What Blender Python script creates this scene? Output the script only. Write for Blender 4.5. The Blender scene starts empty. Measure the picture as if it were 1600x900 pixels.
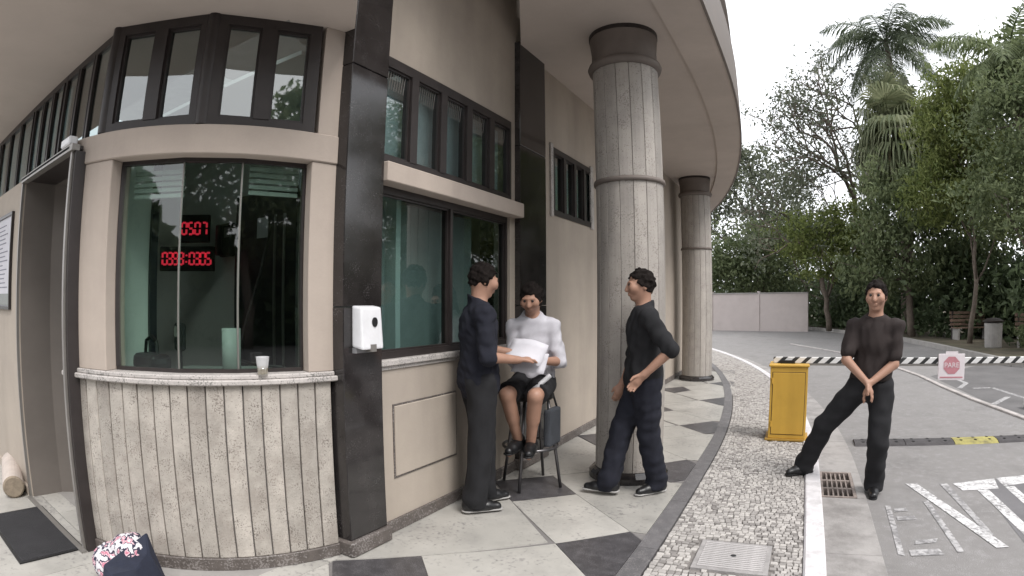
import bpy, bmesh, math, random
import numpy as np
from mathutils import Vector, Matrix
S = bpy.context.scene
C = S.collection
rad = math.radians
rng = np.random.default_rng(7)
random.seed(7)

# ------------------------------------------------------------------ camera, world, sun, exposure
# chest-worn wide-angle camera: a real fisheye lens (angle grows almost evenly with distance from the centre)
cam_d = bpy.data.cameras.new('camera')
cam = bpy.data.objects.new('camera', cam_d); C.objects.link(cam)
cam.location = (0, 0, 1.5)
cam.rotation_euler = (rad(90) + 0.025, 0, rad(28.5))
cam_d.type = 'PANO'
cam_d.sensor_width = 36.0
cam_d.sensor_height = 20.25
cam_d.clip_start = 0.05
cam_d.clip_end = 2000
cam_d.panorama_type = 'FISHEYE_LENS_POLYNOMIAL'
cam_d.fisheye_fov = rad(200)
cam_d.fisheye_polynomial_k0 = 0.0
cam_d.fisheye_polynomial_k1 = -0.050219
cam_d.fisheye_polynomial_k2 = 0.0
cam_d.fisheye_polynomial_k3 = 4.185e-6
cam_d.fisheye_polynomial_k4 = 0.0
S.camera = cam

SUN_EL, SUN_AZ = 52.0, 118.0          # azimuth clockwise from +Y (the facade runs along +Y)
W = bpy.data.worlds.new('World'); S.world = W; W.use_nodes = True
wn, wl = W.node_tree.nodes, W.node_tree.links
wn.clear()
w_out = wn.new('ShaderNodeOutputWorld')
w_bg = wn.new('ShaderNodeBackground')
sky = wn.new('ShaderNodeTexSky'); sky.sky_type = 'NISHITA'; sky.sun_disc = False
sky.sun_elevation = rad(SUN_EL); sky.sun_rotation = rad(SUN_AZ)
sky.dust_density = 6.0; sky.air_density = 1.0; sky.ozone_density = 1.0
# thick white cloud cover in front of the blue: an even overcast with faint structure
w_tc = wn.new('ShaderNodeTexCoord')
w_no = wn.new('ShaderNodeTexNoise'); w_no.inputs['Scale'].default_value = 2.2; w_no.inputs['Detail'].default_value = 6
w_rp = wn.new('ShaderNodeValToRGB')
w_rp.color_ramp.elements[0].position = 0.3; w_rp.color_ramp.elements[0].color = (8.6, 8.8, 9.2, 1)
w_rp.color_ramp.elements[1].position = 0.7; w_rp.color_ramp.elements[1].color = (10.4, 10.5, 10.7, 1)
w_mx = wn.new('ShaderNodeMix'); w_mx.data_type = 'RGBA'; w_mx.inputs[0].default_value = 0.9
wl.new(w_tc.outputs['Generated'], w_no.inputs['Vector'])
wl.new(w_no.outputs['Fac'], w_rp.inputs['Fac'])
wl.new(sky.outputs['Color'], w_mx.inputs[6]); wl.new(w_rp.outputs['Color'], w_mx.inputs[7])
wl.new(w_mx.outputs[2], w_bg.inputs['Color']); w_bg.inputs['Strength'].default_value = 0.1
wl.new(w_bg.outputs[0], w_out.inputs[0])

sun_d = bpy.data.lights.new('sun', 'SUN'); sun = bpy.data.objects.new('sun', sun_d); C.objects.link(sun)
sun_d.energy = 1.5; sun_d.angle = rad(22); sun_d.color = (1.0, 0.97, 0.94)
_sd = Vector((math.sin(rad(SUN_AZ)) * math.cos(rad(SUN_EL)), math.cos(rad(SUN_AZ)) * math.cos(rad(SUN_EL)), math.sin(rad(SUN_EL))))
sun.rotation_euler = _sd.to_track_quat('Z', 'Y').to_euler()
sun.location = (20, -10, 30)
S.view_settings.view_transform = 'Standard'; S.view_settings.look = 'None'
S.view_settings.gamma = 1.0; S.view_settings.use_curve_mapping = False
S.view_settings.exposure = 0.95
S.render.engine = 'CYCLES'
S.cycles.max_bounces = 8; S.cycles.transparent_max_bounces = 16

# ------------------------------------------------------------------ helpers
def srgb(r, g, b):
    f = lambda c: (c / 255 / 12.92) if c / 255 <= 0.04045 else ((c / 255 + 0.055) / 1.055) ** 2.4
    return (f(r), f(g), f(b), 1)

def tag(o, label=None, cat=None, group=None, kind=None):
    if label: o['label'] = label
    if cat: o['category'] = cat
    if group: o['group'] = group
    if kind: o['kind'] = kind
    return o

def mob(name, verts, faces, mat=None, parent=None, smooth=False, loc=None, rz=None):
    me = bpy.data.meshes.new(name); me.from_pydata([tuple(v) for v in verts], [], faces); me.update()
    o = bpy.data.objects.new(name, me); C.objects.link(o)
    if mat is not None: me.materials.append(mat)
    if smooth: me.polygons.foreach_set('use_smooth', [True] * len(me.polygons))
    if parent is not None: o.parent = parent
    if loc is not None: o.location = loc
    if rz is not None: o.rotation_euler = (0, 0, rz)
    return o

def link(name, me, parent=None, loc=(0, 0, 0), rz=0.0):
    o = bpy.data.objects.new(name, me); C.objects.link(o)
    if parent is not None: o.parent = parent
    o.location = loc; o.rotation_euler = (0, 0, rz)
    return o

def empty(name, loc=(0, 0, 0), rz=0.0, parent=None):
    o = bpy.data.objects.new(name, None); C.objects.link(o); o.location = loc; o.rotation_euler = (0, 0, rz)
    o.empty_display_size = 0.1
    if parent is not None: o.parent = parent
    return o

class MB:
    def __init__(s): s.v = []; s.f = []
    def add(s, v, f):
        n = len(s.v); s.v += [tuple(p) for p in v]; s.f += [tuple(i + n for i in q) for q in f]; return s
    def box(s, x0, x1, y0, y1, z0, z1):
        return s.add([(x0, y0, z0), (x1, y0, z0), (x1, y1, z0), (x0, y1, z0), (x0, y0, z1), (x1, y0, z1), (x1, y1, z1), (x0, y1, z1)],
                     [(3, 2, 1, 0), (4, 5, 6, 7), (0, 1, 5, 4), (1, 2, 6, 5), (2, 3, 7, 6), (3, 0, 4, 7)])
    def prism(s, poly, z0, z1):
        a = sum(poly[i][0] * poly[(i + 1) % len(poly)][1] - poly[(i + 1) % len(poly)][0] * poly[i][1] for i in range(len(poly)))
        if a < 0: poly = poly[::-1]
        n = len(poly)
        return s.add([(p[0], p[1], z0) for p in poly] + [(p[0], p[1], z1) for p in poly],
                     [tuple(range(n - 1, -1, -1)), tuple(range(n, 2 * n))] + [(i, (i + 1) % n, n + (i + 1) % n, n + i) for i in range(n)])
    def strip(s, A, B, z0, z1):
        """closed band between two matching plan polylines"""
        n = len(A); v = []
        for z in (z0, z1): v += [(p[0], p[1], z) for p in A] + [(p[0], p[1], z) for p in B]
        f = []
        for i in range(n - 1):
            f += [(n + i, n + i + 1, i + 1, i), (2 * n + i, 2 * n + i + 1, 3 * n + i + 1, 3 * n + i),
                  (i, i + 1, 2 * n + i + 1, 2 * n + i), (n + i + 1, n + i, 3 * n + i, 3 * n + i + 1)]
        f += [(0, 2 * n, 3 * n, n), (n - 1, 2 * n - 1, 4 * n - 1, 3 * n - 1)]
        return s.add(v, f)
    def tube(s, pts, r, seg=8, cap=True):
        pts = [Vector(p) for p in pts]; m = len(pts); rs = r if hasattr(r, '__len__') else [r] * m
        v = []; f = []; up = None
        for i, p in enumerate(pts):
            t = (pts[min(i + 1, m - 1)] - pts[max(i - 1, 0)]).normalized()
            if up is None: up = Vector((0, 0, 1)) if abs(t.z) < 0.9 else Vector((1, 0, 0))
            a = t.cross(up).normalized(); b = a.cross(t).normalized(); up = b
            for k in range(seg):
                q = 2 * math.pi * k / seg; v.append(p + a * math.cos(q) * rs[i] + b * math.sin(q) * rs[i])
        for i in range(m - 1):
            for k in range(seg):
                f.append((i * seg + k, i * seg + (k + 1) % seg, (i + 1) * seg + (k + 1) % seg, (i + 1) * seg + k))
        if cap: f += [tuple(range(seg - 1, -1, -1)), tuple((m - 1) * seg + k for k in range(seg))]
        return s.add(v, f)
    def lathe(s, prof, cx=0, cy=0, seg=32, a0=0.0, a1=2 * math.pi):
        full = abs(a1 - a0 - 2 * math.pi) < 1e-6; m = seg if full else seg + 1
        v = []; f = []
        for r, z in prof:
            for k in range(m):
                q = a0 + (a1 - a0) * k / seg; v.append((cx + r * math.cos(q), cy + r * math.sin(q), z))
        for i in range(len(prof) - 1):
            for k in range(seg):
                k2 = (k + 1) % m; f.append((i * m + k, i * m + k2, (i + 1) * m + k2, (i + 1) * m + k))
        return s.add(v, f)
    def build(s, name, mat, parent=None, smooth=False, bevel=0, loc=None, rz=None, seg=1):
        o = mob(name, s.v, s.f, mat, parent, smooth, loc, rz)
        bm = bmesh.new(); bm.from_mesh(o.data); bmesh.ops.recalc_face_normals(bm, faces=bm.faces)
        if bevel:
            ed = [e for e in bm.edges if len(e.link_faces) == 2 and e.calc_face_angle(0) > 0.6]
            bmesh.ops.bevel(bm, geom=ed, offset=bevel, segments=seg, profile=0.6, affect='EDGES')
        bm.to_mesh(o.data); bm.free()
        return o

def arc(cx, cy, r, a0, a1, n):
    return [(cx + r * math.cos(rad(a0 + (a1 - a0) * i / n)), cy + r * math.sin(rad(a0 + (a1 - a0) * i / n))) for i in range(n + 1)]

# ------------------------------------------------------------------ materials
def newmat(name):
    m = bpy.data.materials.new(name); m.use_nodes = True
    nt = m.node_tree; return m, nt.nodes, nt.links, nt.nodes['Principled BSDF']

def rampn(n, stops):
    r = n.new('ShaderNodeValToRGB'); e = r.color_ramp.elements
    while len(e) < len(stops): e.new(0.5)
    for i, (p, c) in enumerate(stops): e[i].position = p; e[i].color = c
    return r

def mixn(n, l, fac, a, b, mode='MIX'):
    m = n.new('ShaderNodeMix'); m.data_type = 'RGBA'; m.blend_type = mode
    for sock, val in ((m.inputs[0], fac), (m.inputs[6], a), (m.inputs[7], b)):
        if isinstance(val, bpy.types.NodeSocket): l.new(val, sock)
        else: sock.default_value = val
    return m.outputs[2]

def surf(name, base, var=0.12, scale=3.0, rough=0.7, bump=0.15, bscale=40.0, spec=0.4, stain=None, stain_scale=1.2, stain_amt=0.5,
         speck=None, speck_scale=90.0, speck_at=0.62, rnd=0.0, metal=0.0, gen=False, speck_soft=0.06, streak=0.0):
    m, n, l, p = newmat(name)
    tc = n.new('ShaderNodeTexCoord')
    vec = tc.outputs['Object']
    oi = n.new('ShaderNodeObjectInfo')
    ad = n.new('ShaderNodeVectorMath'); ad.operation = 'MULTIPLY_ADD'      # shift the pattern from piece to piece
    cmb = n.new('ShaderNodeCombineXYZ')
    for i in range(3): l.new(oi.outputs['Random'], cmb.inputs[i])
    l.new(cmb.outputs[0], ad.inputs[0]); ad.inputs[1].default_value = (37, 53, 71) if rnd else (0, 0, 0); l.new(vec, ad.inputs[2])
    vec = ad.outputs[0]
    nz = n.new('ShaderNodeTexNoise'); nz.inputs['Scale'].default_value = scale; nz.inputs['Detail'].default_value = 8; nz.inputs['Roughness'].default_value = 0.65
    l.new(vec, nz.inputs['Vector'])
    lo = tuple(c * (1 - var) for c in base[:3]) + (1,); hi = tuple(min(1, c * (1 + var)) for c in base[:3]) + (1,)
    rp = rampn(n, [(0.3, lo), (0.7, hi)]); l.new(nz.outputs['Fac'], rp.inputs['Fac'])
    col = rp.outputs['Color']
    if speck:
        sn = n.new('ShaderNodeTexNoise'); sn.inputs['Scale'].default_value = speck_scale; sn.inputs['Detail'].default_value = 3
        l.new(vec, sn.inputs['Vector'])
        big = n.new('ShaderNodeTexNoise'); big.inputs['Scale'].default_value = speck_scale * 0.09; l.new(vec, big.inputs['Vector'])
        sm = n.new('ShaderNodeMath'); sm.operation = 'MULTIPLY_ADD'; l.new(big.outputs['Fac'], sm.inputs[0]); sm.inputs[1].default_value = 0.45; l.new(sn.outputs['Fac'], sm.inputs[2])
        sr = rampn(n, [(speck_at + 0.16, (0, 0, 0, 1)), (speck_at + 0.16 + speck_soft, (1, 1, 1, 1))]); l.new(sm.outputs[0], sr.inputs['Fac'])
        col = mixn(n, l, sr.outputs['Color'], col, speck)
    if stain:
        st = n.new('ShaderNodeTexNoise'); st.inputs['Scale'].default_value = stain_scale; st.inputs['Detail'].default_value = 10; st.inputs['Roughness'].default_value = 0.7
        l.new(vec, st.inputs['Vector'])
        rr = rampn(n, [(0.48, (0, 0, 0, 1)), (0.72, (stain_amt,) * 3 + (1,))]); l.new(st.outputs['Fac'], rr.inputs['Fac'])
        col = mixn(n, l, rr.outputs['Color'], col, stain)
    if streak:
        mpv = n.new('ShaderNodeMapping'); mpv.inputs['Scale'].default_value = (3.5, 3.5, .5); l.new(vec, mpv.inputs['Vector'])
        sk_ = n.new('ShaderNodeTexNoise'); sk_.inputs['Scale'].default_value = 1.0; sk_.inputs['Detail'].default_value = 7; l.new(mpv.outputs[0], sk_.inputs['Vector'])
        sr_ = rampn(n, [(0.45, (0, 0, 0, 1)), (0.75, (streak,) * 3 + (1,))]); l.new(sk_.outputs['Fac'], sr_.inputs['Fac'])
        col = mixn(n, l, sr_.outputs['Color'], col, tuple(c * .5 for c in base[:3]) + (1,))
    if rnd:
        mr = n.new('ShaderNodeMapRange'); l.new(oi.outputs['Random'], mr.inputs[0]); mr.inputs[3].default_value = 1 - rnd; mr.inputs[4].default_value = 1 + rnd
        hv = n.new('ShaderNodeHueSaturation'); l.new(mr.outputs[0], hv.inputs['Value']); l.new(col, hv.inputs['Color']); col = hv.outputs['Color']
    l.new(col, p.inputs['Base Color'])
    p.inputs['Metallic'].default_value = metal
    p.inputs['Specular IOR Level'].default_value = spec
    rr2 = n.new('ShaderNodeMapRange'); l.new(nz.outputs['Fac'], rr2.inputs[0]); rr2.inputs[3].default_value = max(0.02, rough - 0.08); rr2.inputs[4].default_value = min(1, rough + 0.1)
    l.new(rr2.outputs[0], p.inputs['Roughness'])
    if bump:
        bn = n.new('ShaderNodeTexNoise'); bn.inputs['Scale'].default_value = bscale; bn.inputs['Detail'].default_value = 6; l.new(vec, bn.inputs['Vector'])
        bp = n.new('ShaderNodeBump'); bp.inputs['Strength'].default_value = bump; bp.inputs['Distance'].default_value = 0.01
        l.new(bn.outputs['Fac'], bp.inputs['Height']); l.new(bp.outputs[0], p.inputs['Normal'])
    return m

def plain(name, base, rough=0.6, spec=0.4, metal=0.0):
    return surf(name, base, var=0.08, scale=9, rough=rough, bump=0.05, bscale=60, spec=spec, metal=metal)

def emis(name, col, strength):
    m, n, l, p = newmat(name)
    p.inputs['Base Color'].default_value = col; p.inputs['Emission Color'].default_value = col; p.inputs['Emission Strength'].default_value = strength
    return m

def glassm(name, tint, refl=0.08, rough=0.02):
    m, n, l, p = newmat(name); n.remove(p)
    out = [x for x in n if x.type == 'OUTPUT_MATERIAL'][0]
    t = n.new('ShaderNodeBsdfTransparent'); t.inputs['Color'].default_value = tint
    g = n.new('ShaderNodeBsdfGlossy'); g.inputs['Roughness'].default_value = rough; g.inputs['Color'].default_value = (0.95, 0.97, 0.96, 1)
    fr = n.new('ShaderNodeFresnel'); fr.inputs['IOR'].default_value = 1.5
    mp = n.new('ShaderNodeMapRange'); mp.inputs[1].default_value = 0.0; mp.inputs[2].default_value = 1.0; mp.inputs[3].default_value = refl; mp.inputs[4].default_value = 1.0
    gb = n.new('ShaderNodeNewGeometry'); iv = n.new('ShaderNodeMath'); iv.operation = 'SUBTRACT'; iv.inputs[0].default_value = 1.0; l.new(gb.outputs['Backfacing'], iv.inputs[1])
    l.new(fr.outputs[0], mp.inputs[0]); mq = n.new('ShaderNodeMath'); mq.operation = 'MULTIPLY'; l.new(mp.outputs[0], mq.inputs[0]); l.new(iv.outputs[0], mq.inputs[1])
    mx = n.new('ShaderNodeMixShader'); l.new(mq.outputs[0], mx.inputs[0]); l.new(t.outputs[0], mx.inputs[1]); l.new(g.outputs[0], mx.inputs[2]); l.new(mx.outputs[0], out.inputs[0])
    return m

def leafm(name, a, b, rough=0.55, trans=0.45):
    m, n, l, p = newmat(name)
    ge = n.new('ShaderNodeNewGeometry')
    tc = n.new('ShaderNodeTexCoord'); nz = n.new('ShaderNodeTexNoise'); nz.inputs['Scale'].default_value = 0.9; nz.inputs['Detail'].default_value = 3; l.new(tc.outputs['Object'], nz.inputs['Vector'])
    ma = n.new('ShaderNodeMath'); ma.operation = 'MULTIPLY_ADD'; l.new(ge.outputs['Random Per Island'], ma.inputs[0]); ma.inputs[1].default_value = 0.7
    m2 = n.new('ShaderNodeMath'); m2.operation = 'MULTIPLY_ADD'; l.new(nz.outputs['Fac'], m2.inputs[0]); m2.inputs[1].default_value = 1.2; m2.inputs[2].default_value = -0.45; l.new(m2.outputs[0], ma.inputs[2])
    rp = rampn(n, [(0.0, a), (1.0, b)]); l.new(ma.outputs[0], rp.inputs['Fac'])
    l.new(rp.outputs['Color'], p.inputs['Base Color']); p.inputs['Roughness'].default_value = rough; p.inputs['Specular IOR Level'].default_value = 0.3
    out = [x for x in n if x.type == 'OUTPUT_MATERIAL'][0]
    tl = n.new('ShaderNodeBsdfTranslucent'); l.new(rp.outputs['Color'], tl.inputs['Color'])
    mx = n.new('ShaderNodeMixShader'); mx.inputs[0].default_value = trans; l.new(p.outputs[0], mx.inputs[1]); l.new(tl.outputs[0], mx.inputs[2]); l.new(mx.outputs[0], out.inputs[0])
    return m

M = {}
M['asphalt'] = surf('asphalt', (0.225, 0.215, 0.21, 1), var=0.22, scale=1.1, rough=0.85, bump=0.5, bscale=160, stain=(0.12, 0.115, 0.112, 1), stain_scale=1.1, stain_amt=0.75, speck=(0.33, 0.32, 0.32, 1), speck_scale=160, speck_at=0.66)
M['ground'] = surf('soil', (0.10, 0.085, 0.06, 1), var=0.4, scale=2, rough=0.95, bump=0.6, bscale=20, stain=(0.05, 0.07, 0.03, 1), stain_scale=0.8)
M['gutter'] = surf('gutter_concrete', (0.30, 0.285, 0.275, 1), var=0.2, scale=4, rough=0.85, bump=0.35, bscale=70, stain=(0.13, 0.12, 0.115, 1), stain_scale=2.6, stain_amt=0.8)
M['kerb'] = surf('white_kerb_paint', (0.62, 0.60, 0.61, 1), var=0.1, scale=6, rough=0.75, bump=0.25, bscale=60, stain=(0.30, 0.285, 0.28, 1), stain_scale=5, stain_amt=0.7)
M['kerb_dull'] = surf('dirty_kerb', (0.42, 0.39, 0.375, 1), var=0.2, scale=5, rough=0.85, bump=0.3, stain=(0.24, 0.225, 0.215, 1), stain_scale=4, stain_amt=0.9)
M['cobble'] = surf('white_cobble_stone', (0.36, 0.34, 0.32, 1), var=0.2, scale=14, rough=0.8, bump=0.35, bscale=90, rnd=0.28)
M['cobble_bed'] = surf('cobble_mortar', (0.19, 0.175, 0.165, 1), var=0.3, scale=12, rough=0.95, bump=0.4)
M['slab'] = surf('polished_grey_marble', (0.40, 0.385, 0.355, 1), var=0.14, scale=2.3, rough=0.33, bump=0.03, bscale=30, spec=0.5, stain=(0.22, 0.21, 0.2, 1), stain_scale=3.4, stain_amt=0.45, speck=(0.20, 0.19, 0.185, 1), speck_scale=34, speck_at=0.64, rnd=0.07, speck_soft=0.2)
M['dark_slab'] = surf('dark_granite_tile', (0.055, 0.052, 0.055, 1), var=0.25, scale=9, rough=0.35, bump=0.04, bscale=80, spec=0.5, speck=(0.11, 0.105, 0.11, 1), speck_scale=160, speck_at=0.6, rnd=0.1)
M['strip'] = surf('grey_granite_border', (0.12, 0.115, 0.118, 1), var=0.2, scale=12, rough=0.55, bump=0.12, bscale=90, speck=(0.2, 0.19, 0.19, 1), speck_scale=150, rnd=0.08)
M['joint'] = surf('joint_grout', (0.18, 0.17, 0.165, 1), rough=0.9)
M['stave'] = surf('beige_granite_stave', (0.42, 0.385, 0.345, 1), var=0.2, scale=7, rough=0.6, bump=0.3, bscale=70, stain=(0.28, 0.245, 0.215, 1), stain_scale=5, stain_amt=0.9, streak=0.5, speck=(0.20, 0.175, 0.155, 1), speck_scale=130, speck_at=0.64, rnd=0.14, speck_soft=0.1)
M['col'] = surf('grey_granite_stave', (0.37, 0.34, 0.31, 1), var=0.12, scale=5, rough=0.6, bump=0.12, bscale=55, stain=(0.26, 0.235, 0.225, 1), stain_scale=3, stain_amt=0.6, streak=0.45, speck=(0.24, 0.215, 0.195, 1), speck_scale=85, speck_at=0.66, rnd=0.1)
M['colring'] = surf('taupe_column_trim', (0.16, 0.135, 0.12, 1), var=0.12, scale=5, rough=0.6, bump=0.08)
M['pier'] = surf('polished_dark_granite', (0.024, 0.021, 0.021, 1), var=0.4, scale=6, rough=0.07, bump=0.015, bscale=12, spec=0.7, speck=(0.09, 0.085, 0.085, 1), speck_scale=120, speck_at=0.72, speck_soft=0.12)
M['wall'] = surf('beige_plaster', (0.41, 0.355, 0.30, 1), streak=0.28, var=0.08, scale=1.6, rough=0.85, bump=0.12, bscale=60, stain=(0.31, 0.265, 0.235, 1), stain_scale=0.9, stain_amt=0.5)
M['beam'] = surf('pinkish_beige_plaster', (0.44, 0.375, 0.325, 1), streak=0.25, var=0.08, scale=2.0, rough=0.85, bump=0.1, bscale=60, stain=(0.35, 0.29, 0.26, 1), stain_scale=1.1, stain_amt=0.4)
M['soffit'] = surf('soffit_plaster', (0.50, 0.44, 0.395, 1), var=0.08, scale=0.9, rough=0.9, bump=0.08, bscale=50, stain=(0.38, 0.33, 0.295, 1), stain_scale=0.7, stain_amt=0.5)
M['taupe'] = surf('taupe_door_leaf', (0.165, 0.145, 0.13, 1), var=0.1, scale=2, rough=0.6, bump=0.05)
M['alu'] = surf('grey_aluminium', (0.24, 0.225, 0.21, 1), var=0.08, scale=8, rough=0.4, bump=0.03, metal=0.4)
M['frame'] = surf('dark_brown_window_frame', (0.032, 0.026, 0.025, 1), var=0.2, scale=8, rough=0.4, bump=0.04)
M['sill'] = surf('sill_granite', (0.46, 0.43, 0.41, 1), var=0.15, scale=9, rough=0.45, bump=0.08, bscale=60, speck=(0.2, 0.19, 0.18, 1), speck_scale=110)
M['skirt'] = surf('brown_granite_skirting', (0.105, 0.09, 0.082, 1), var=0.3, scale=14, rough=0.5, bump=0.15, bscale=60, speck=(0.22, 0.2, 0.19, 1), speck_scale=90)
M['glass_booth'] = glassm('green_tinted_glass', (0.80, 0.875, 0.84, 1), refl=0.06)
M['glass_clere'] = glassm('clerestory_glass', (0.72, 0.79, 0.79, 1), refl=0.18)
M['glass_low'] = glassm('office_window_glass', (0.66, 0.74, 0.73, 1), refl=0.07)
M['inner'] = surf('pale_inner_wall', (0.68, 0.72, 0.69, 1), var=0.05, scale=1, rough=0.9, bump=0.04)
M['inner_dark'] = plain('dark_inner_door', (0.018, 0.02, 0.026, 1), 0.45)
M['blind'] = plain('pale_roller_blind', (0.36, 0.38, 0.37, 1), 0.8)
M['blind_pale'] = plain('pale_curtain', (0.55, 0.60, 0.62, 1), 0.8)
M['white'] = plain('white_plastic', (0.72, 0.72, 0.74, 1), 0.35, 0.5)
M['black'] = plain('black_plastic', (0.012, 0.012, 0.013, 1), 0.45)
M['rubber'] = surf('black_rubber', (0.022, 0.021, 0.023, 1), var=0.3, scale=6, rough=0.85, bump=0.5, bscale=140)
M['yellow'] = surf('yellow_cabinet_paint', (0.60, 0.36, 0.06, 1), streak=0.5, var=0.1, scale=3, rough=0.45, bump=0.05, bscale=40, stain=(0.42, 0.22, 0.03, 1), stain_scale=3.0, stain_amt=0.4)
M['paint'] = surf('worn_white_road_paint', (0.60, 0.59, 0.59, 1), var=0.15, scale=9, rough=0.8, bump=0.3, bscale=90, stain=(0.22, 0.213, 0.214, 1), stain_scale=13, stain_amt=1.0, speck=(0.22, 0.213, 0.214, 1), speck_scale=34, speck_at=0.56, speck_soft=.16)
M['paint_thin'] = surf('faded_white_road_paint', (0.42, 0.41, 0.41, 1), var=0.2, scale=9, rough=0.8, bump=0.3, bscale=90, stain=(0.205, 0.198, 0.2, 1), stain_scale=11, stain_amt=1.0, speck=(0.205, 0.198, 0.2, 1), speck_scale=28, speck_at=0.46, speck_soft=.2)
M['chrome'] = plain('stool_metal', (0.14, 0.135, 0.14, 1), 0.3, 0.5, 0.8)
M['log'] = surf('beige_stone_roll', (0.42, 0.35, 0.28, 1), var=0.2, scale=14, rough=0.85, bump=0.3, bscale=50)
M['bark'] = surf('tree_bark', (0.13, 0.105, 0.085, 1), var=0.35, scale=6, rough=0.9, bump=0.6, bscale=18)
M['wood'] = surf('weathered_bench_wood', (0.17, 0.115, 0.085, 1), var=0.3, scale=8, rough=0.8, bump=0.25, bscale=40, rnd=0.15)
M['concrete'] = surf('plain_concrete', (0.30, 0.285, 0.27, 1), var=0.15, scale=4, rough=0.9, bump=0.25, bscale=50)
M['pinkwall'] = surf('pale_pink_plaster', (0.52, 0.46, 0.44, 1), var=0.08, scale=0.6, rough=0.9, bump=0.1, stain=(0.38, 0.33, 0.31, 1), stain_scale=0.7)
M['skin'] = surf('skin', (0.36, 0.205, 0.145, 1), var=0.08, scale=14, rough=0.5, bump=0.06, bscale=120, spec=0.4)
M['hair'] = surf('dark_hair', (0.014, 0.011, 0.01, 1), var=0.4, scale=50, rough=0.85, bump=0.7, bscale=130, spec=0.1)
M['black_cloth'] = surf('black_cloth', (0.019, 0.019, 0.021, 1), var=0.25, scale=9, rough=0.9, bump=0.25, bscale=160, spec=0.25)
M['navy_cloth'] = surf('navy_cloth', (0.016, 0.017, 0.025, 1), var=0.25, scale=9, rough=0.9, bump=0.25, bscale=160, spec=0.25)
M['brown_cloth'] = surf('dark_brown_cloth', (0.032, 0.025, 0.024, 1), var=0.2, scale=9, rough=0.9, bump=0.25, bscale=160, spec=0.25)
M['white_cloth'] = surf('pale_cloth', (0.52, 0.51, 0.55, 1), var=0.1, scale=9, rough=0.9, bump=0.25, bscale=120, spec=0.25)
M['leather'] = surf('black_leather', (0.010, 0.010, 0.011, 1), var=0.3, scale=20, rough=0.35, bump=0.1, bscale=60, spec=0.5)
M['sole'] = plain('pale_shoe_sole', (0.35, 0.34, 0.33, 1), 0.8)
M['paper'] = surf('printed_paper', (0.58, 0.57, 0.61, 1), var=0.05, scale=8, rough=0.8, bump=0.03)
M['redsign'] = surf('faded_red_print', (0.50, 0.22, 0.25, 1), var=0.1, scale=20, rough=0.6, bump=0.0)
M['signwhite'] = surf('pinkish_white_sign', (0.72, 0.66, 0.68, 1), var=0.05, scale=6, rough=0.5, bump=0.0)
M['led'] = emis('red_led', (0.8, 0.03, 0.06, 1), 0.4)

# ------------------------------------------------------------------ plan curves: everything outside the wall follows the same bend
def bend(y): return -((y - 5.3) ** 2) / 58 if y > 5.3 else 0.0
def curve(x0, ya, yb, step=0.4):
    n = max(2, int(round((yb - ya) / step)))
    return [(x0 + bend(ya + (yb - ya) * i / n), ya + (yb - ya) * i / n) for i in range(n + 1)]

RZ = -0.10                       # road level; the raised pavements are at 0

# ------------------------------------------------------------------ ground, road, gutter, kerb
g = MB().add([(-400, -400, RZ - 0.16), (400, -400, RZ - 0.16), (400, 400, RZ - 0.16), (-400, 400, RZ - 0.16)], [(0, 1, 2, 3)]).build('ground', M['ground']); tag(g, kind='structure')
road = MB()
for x0, x1, y0, y1 in ((-30, .278, -40, 60), (.582, 60, -40, 60), (.278, .582, -40, 4.725), (.278, .582, 5.455, 60)):      # a hole is left for the storm drain
    road.add([(x0, y0, RZ), (x1, y0, RZ), (x1, y1, RZ), (x0, y1, RZ)], [(0, 1, 2, 3)])
road = road.build('road', M['asphalt']); tag(road, kind='structure')

gut = empty('gutter'); tag(gut, kind='structure')
for ys in ([-3, -1.6, -.2, 1.2, 2.45, 3.6, 4.72], [5.46, 6.7, 8.0, 9.3, 10.7, 12.1, 13.6, 15.2, 17, 19, 21, 23, 25, 27]):
    for a, b in zip(ys[:-1], ys[1:]):
        MB().strip(curve(0.275, a + .004, b - .004, .3), curve(0.66, a + .004, b - .004, .3), RZ - .05, RZ + .012).build('gutter_slab', M['gutter'], gut, bevel=.004 if b < 5 else 0)
MB().box(0.585, 0.66, 4.72, 5.46, RZ - .05, RZ + .012).build('gutter_slab', M['gutter'], gut)
# storm drain grate
dg = empty('drain_grate', (0.43, 5.09, RZ)); tag(dg, 'rusty iron storm drain grate in the gutter beside the guard', 'drain grate')
MB().box(-.152, .152, -.365, .365, -.15, -.13).build('drain_pit', M['black'], dg)
f = MB()
f.box(-.152, -.125, -.365, .365, -.1, .015).box(.125, .152, -.365, .365, -.1, .015).box(-.125, .125, -.365, -.335, -.1, .015).box(-.125, .125, .335, .365, -.1, .015)
iron = surf('rusty_iron', (0.24, 0.20, 0.18, 1), var=0.3, scale=20, rough=0.7, bump=0.3)
f.build('frame', iron, dg)
for i in range(1, 6): MB().box(-.125 + .25 * i / 6 - .0065, -.125 + .25 * i / 6 + .0065, -.335, .335, -.02, .008).build('bar', iron, dg)
for yy in (-.112, .112): MB().box(-.125, .125, yy - .018, yy + .018, -.045, .0105).build('bar', iron, dg)

kerb = empty('kerb'); tag(kerb, kind='structure')
yk = [-4 + 0.98 * i for i in range(32)]
for a, b in zip(yk[:-1], yk[1:]):
    MB().strip(curve(0.135, a + .004, b - .004, .33), curve(0.27, a + .004, b - .004, .33), RZ - .05, 0.012).build('kerb_stone', M['kerb'], kerb, bevel=0.012)

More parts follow.
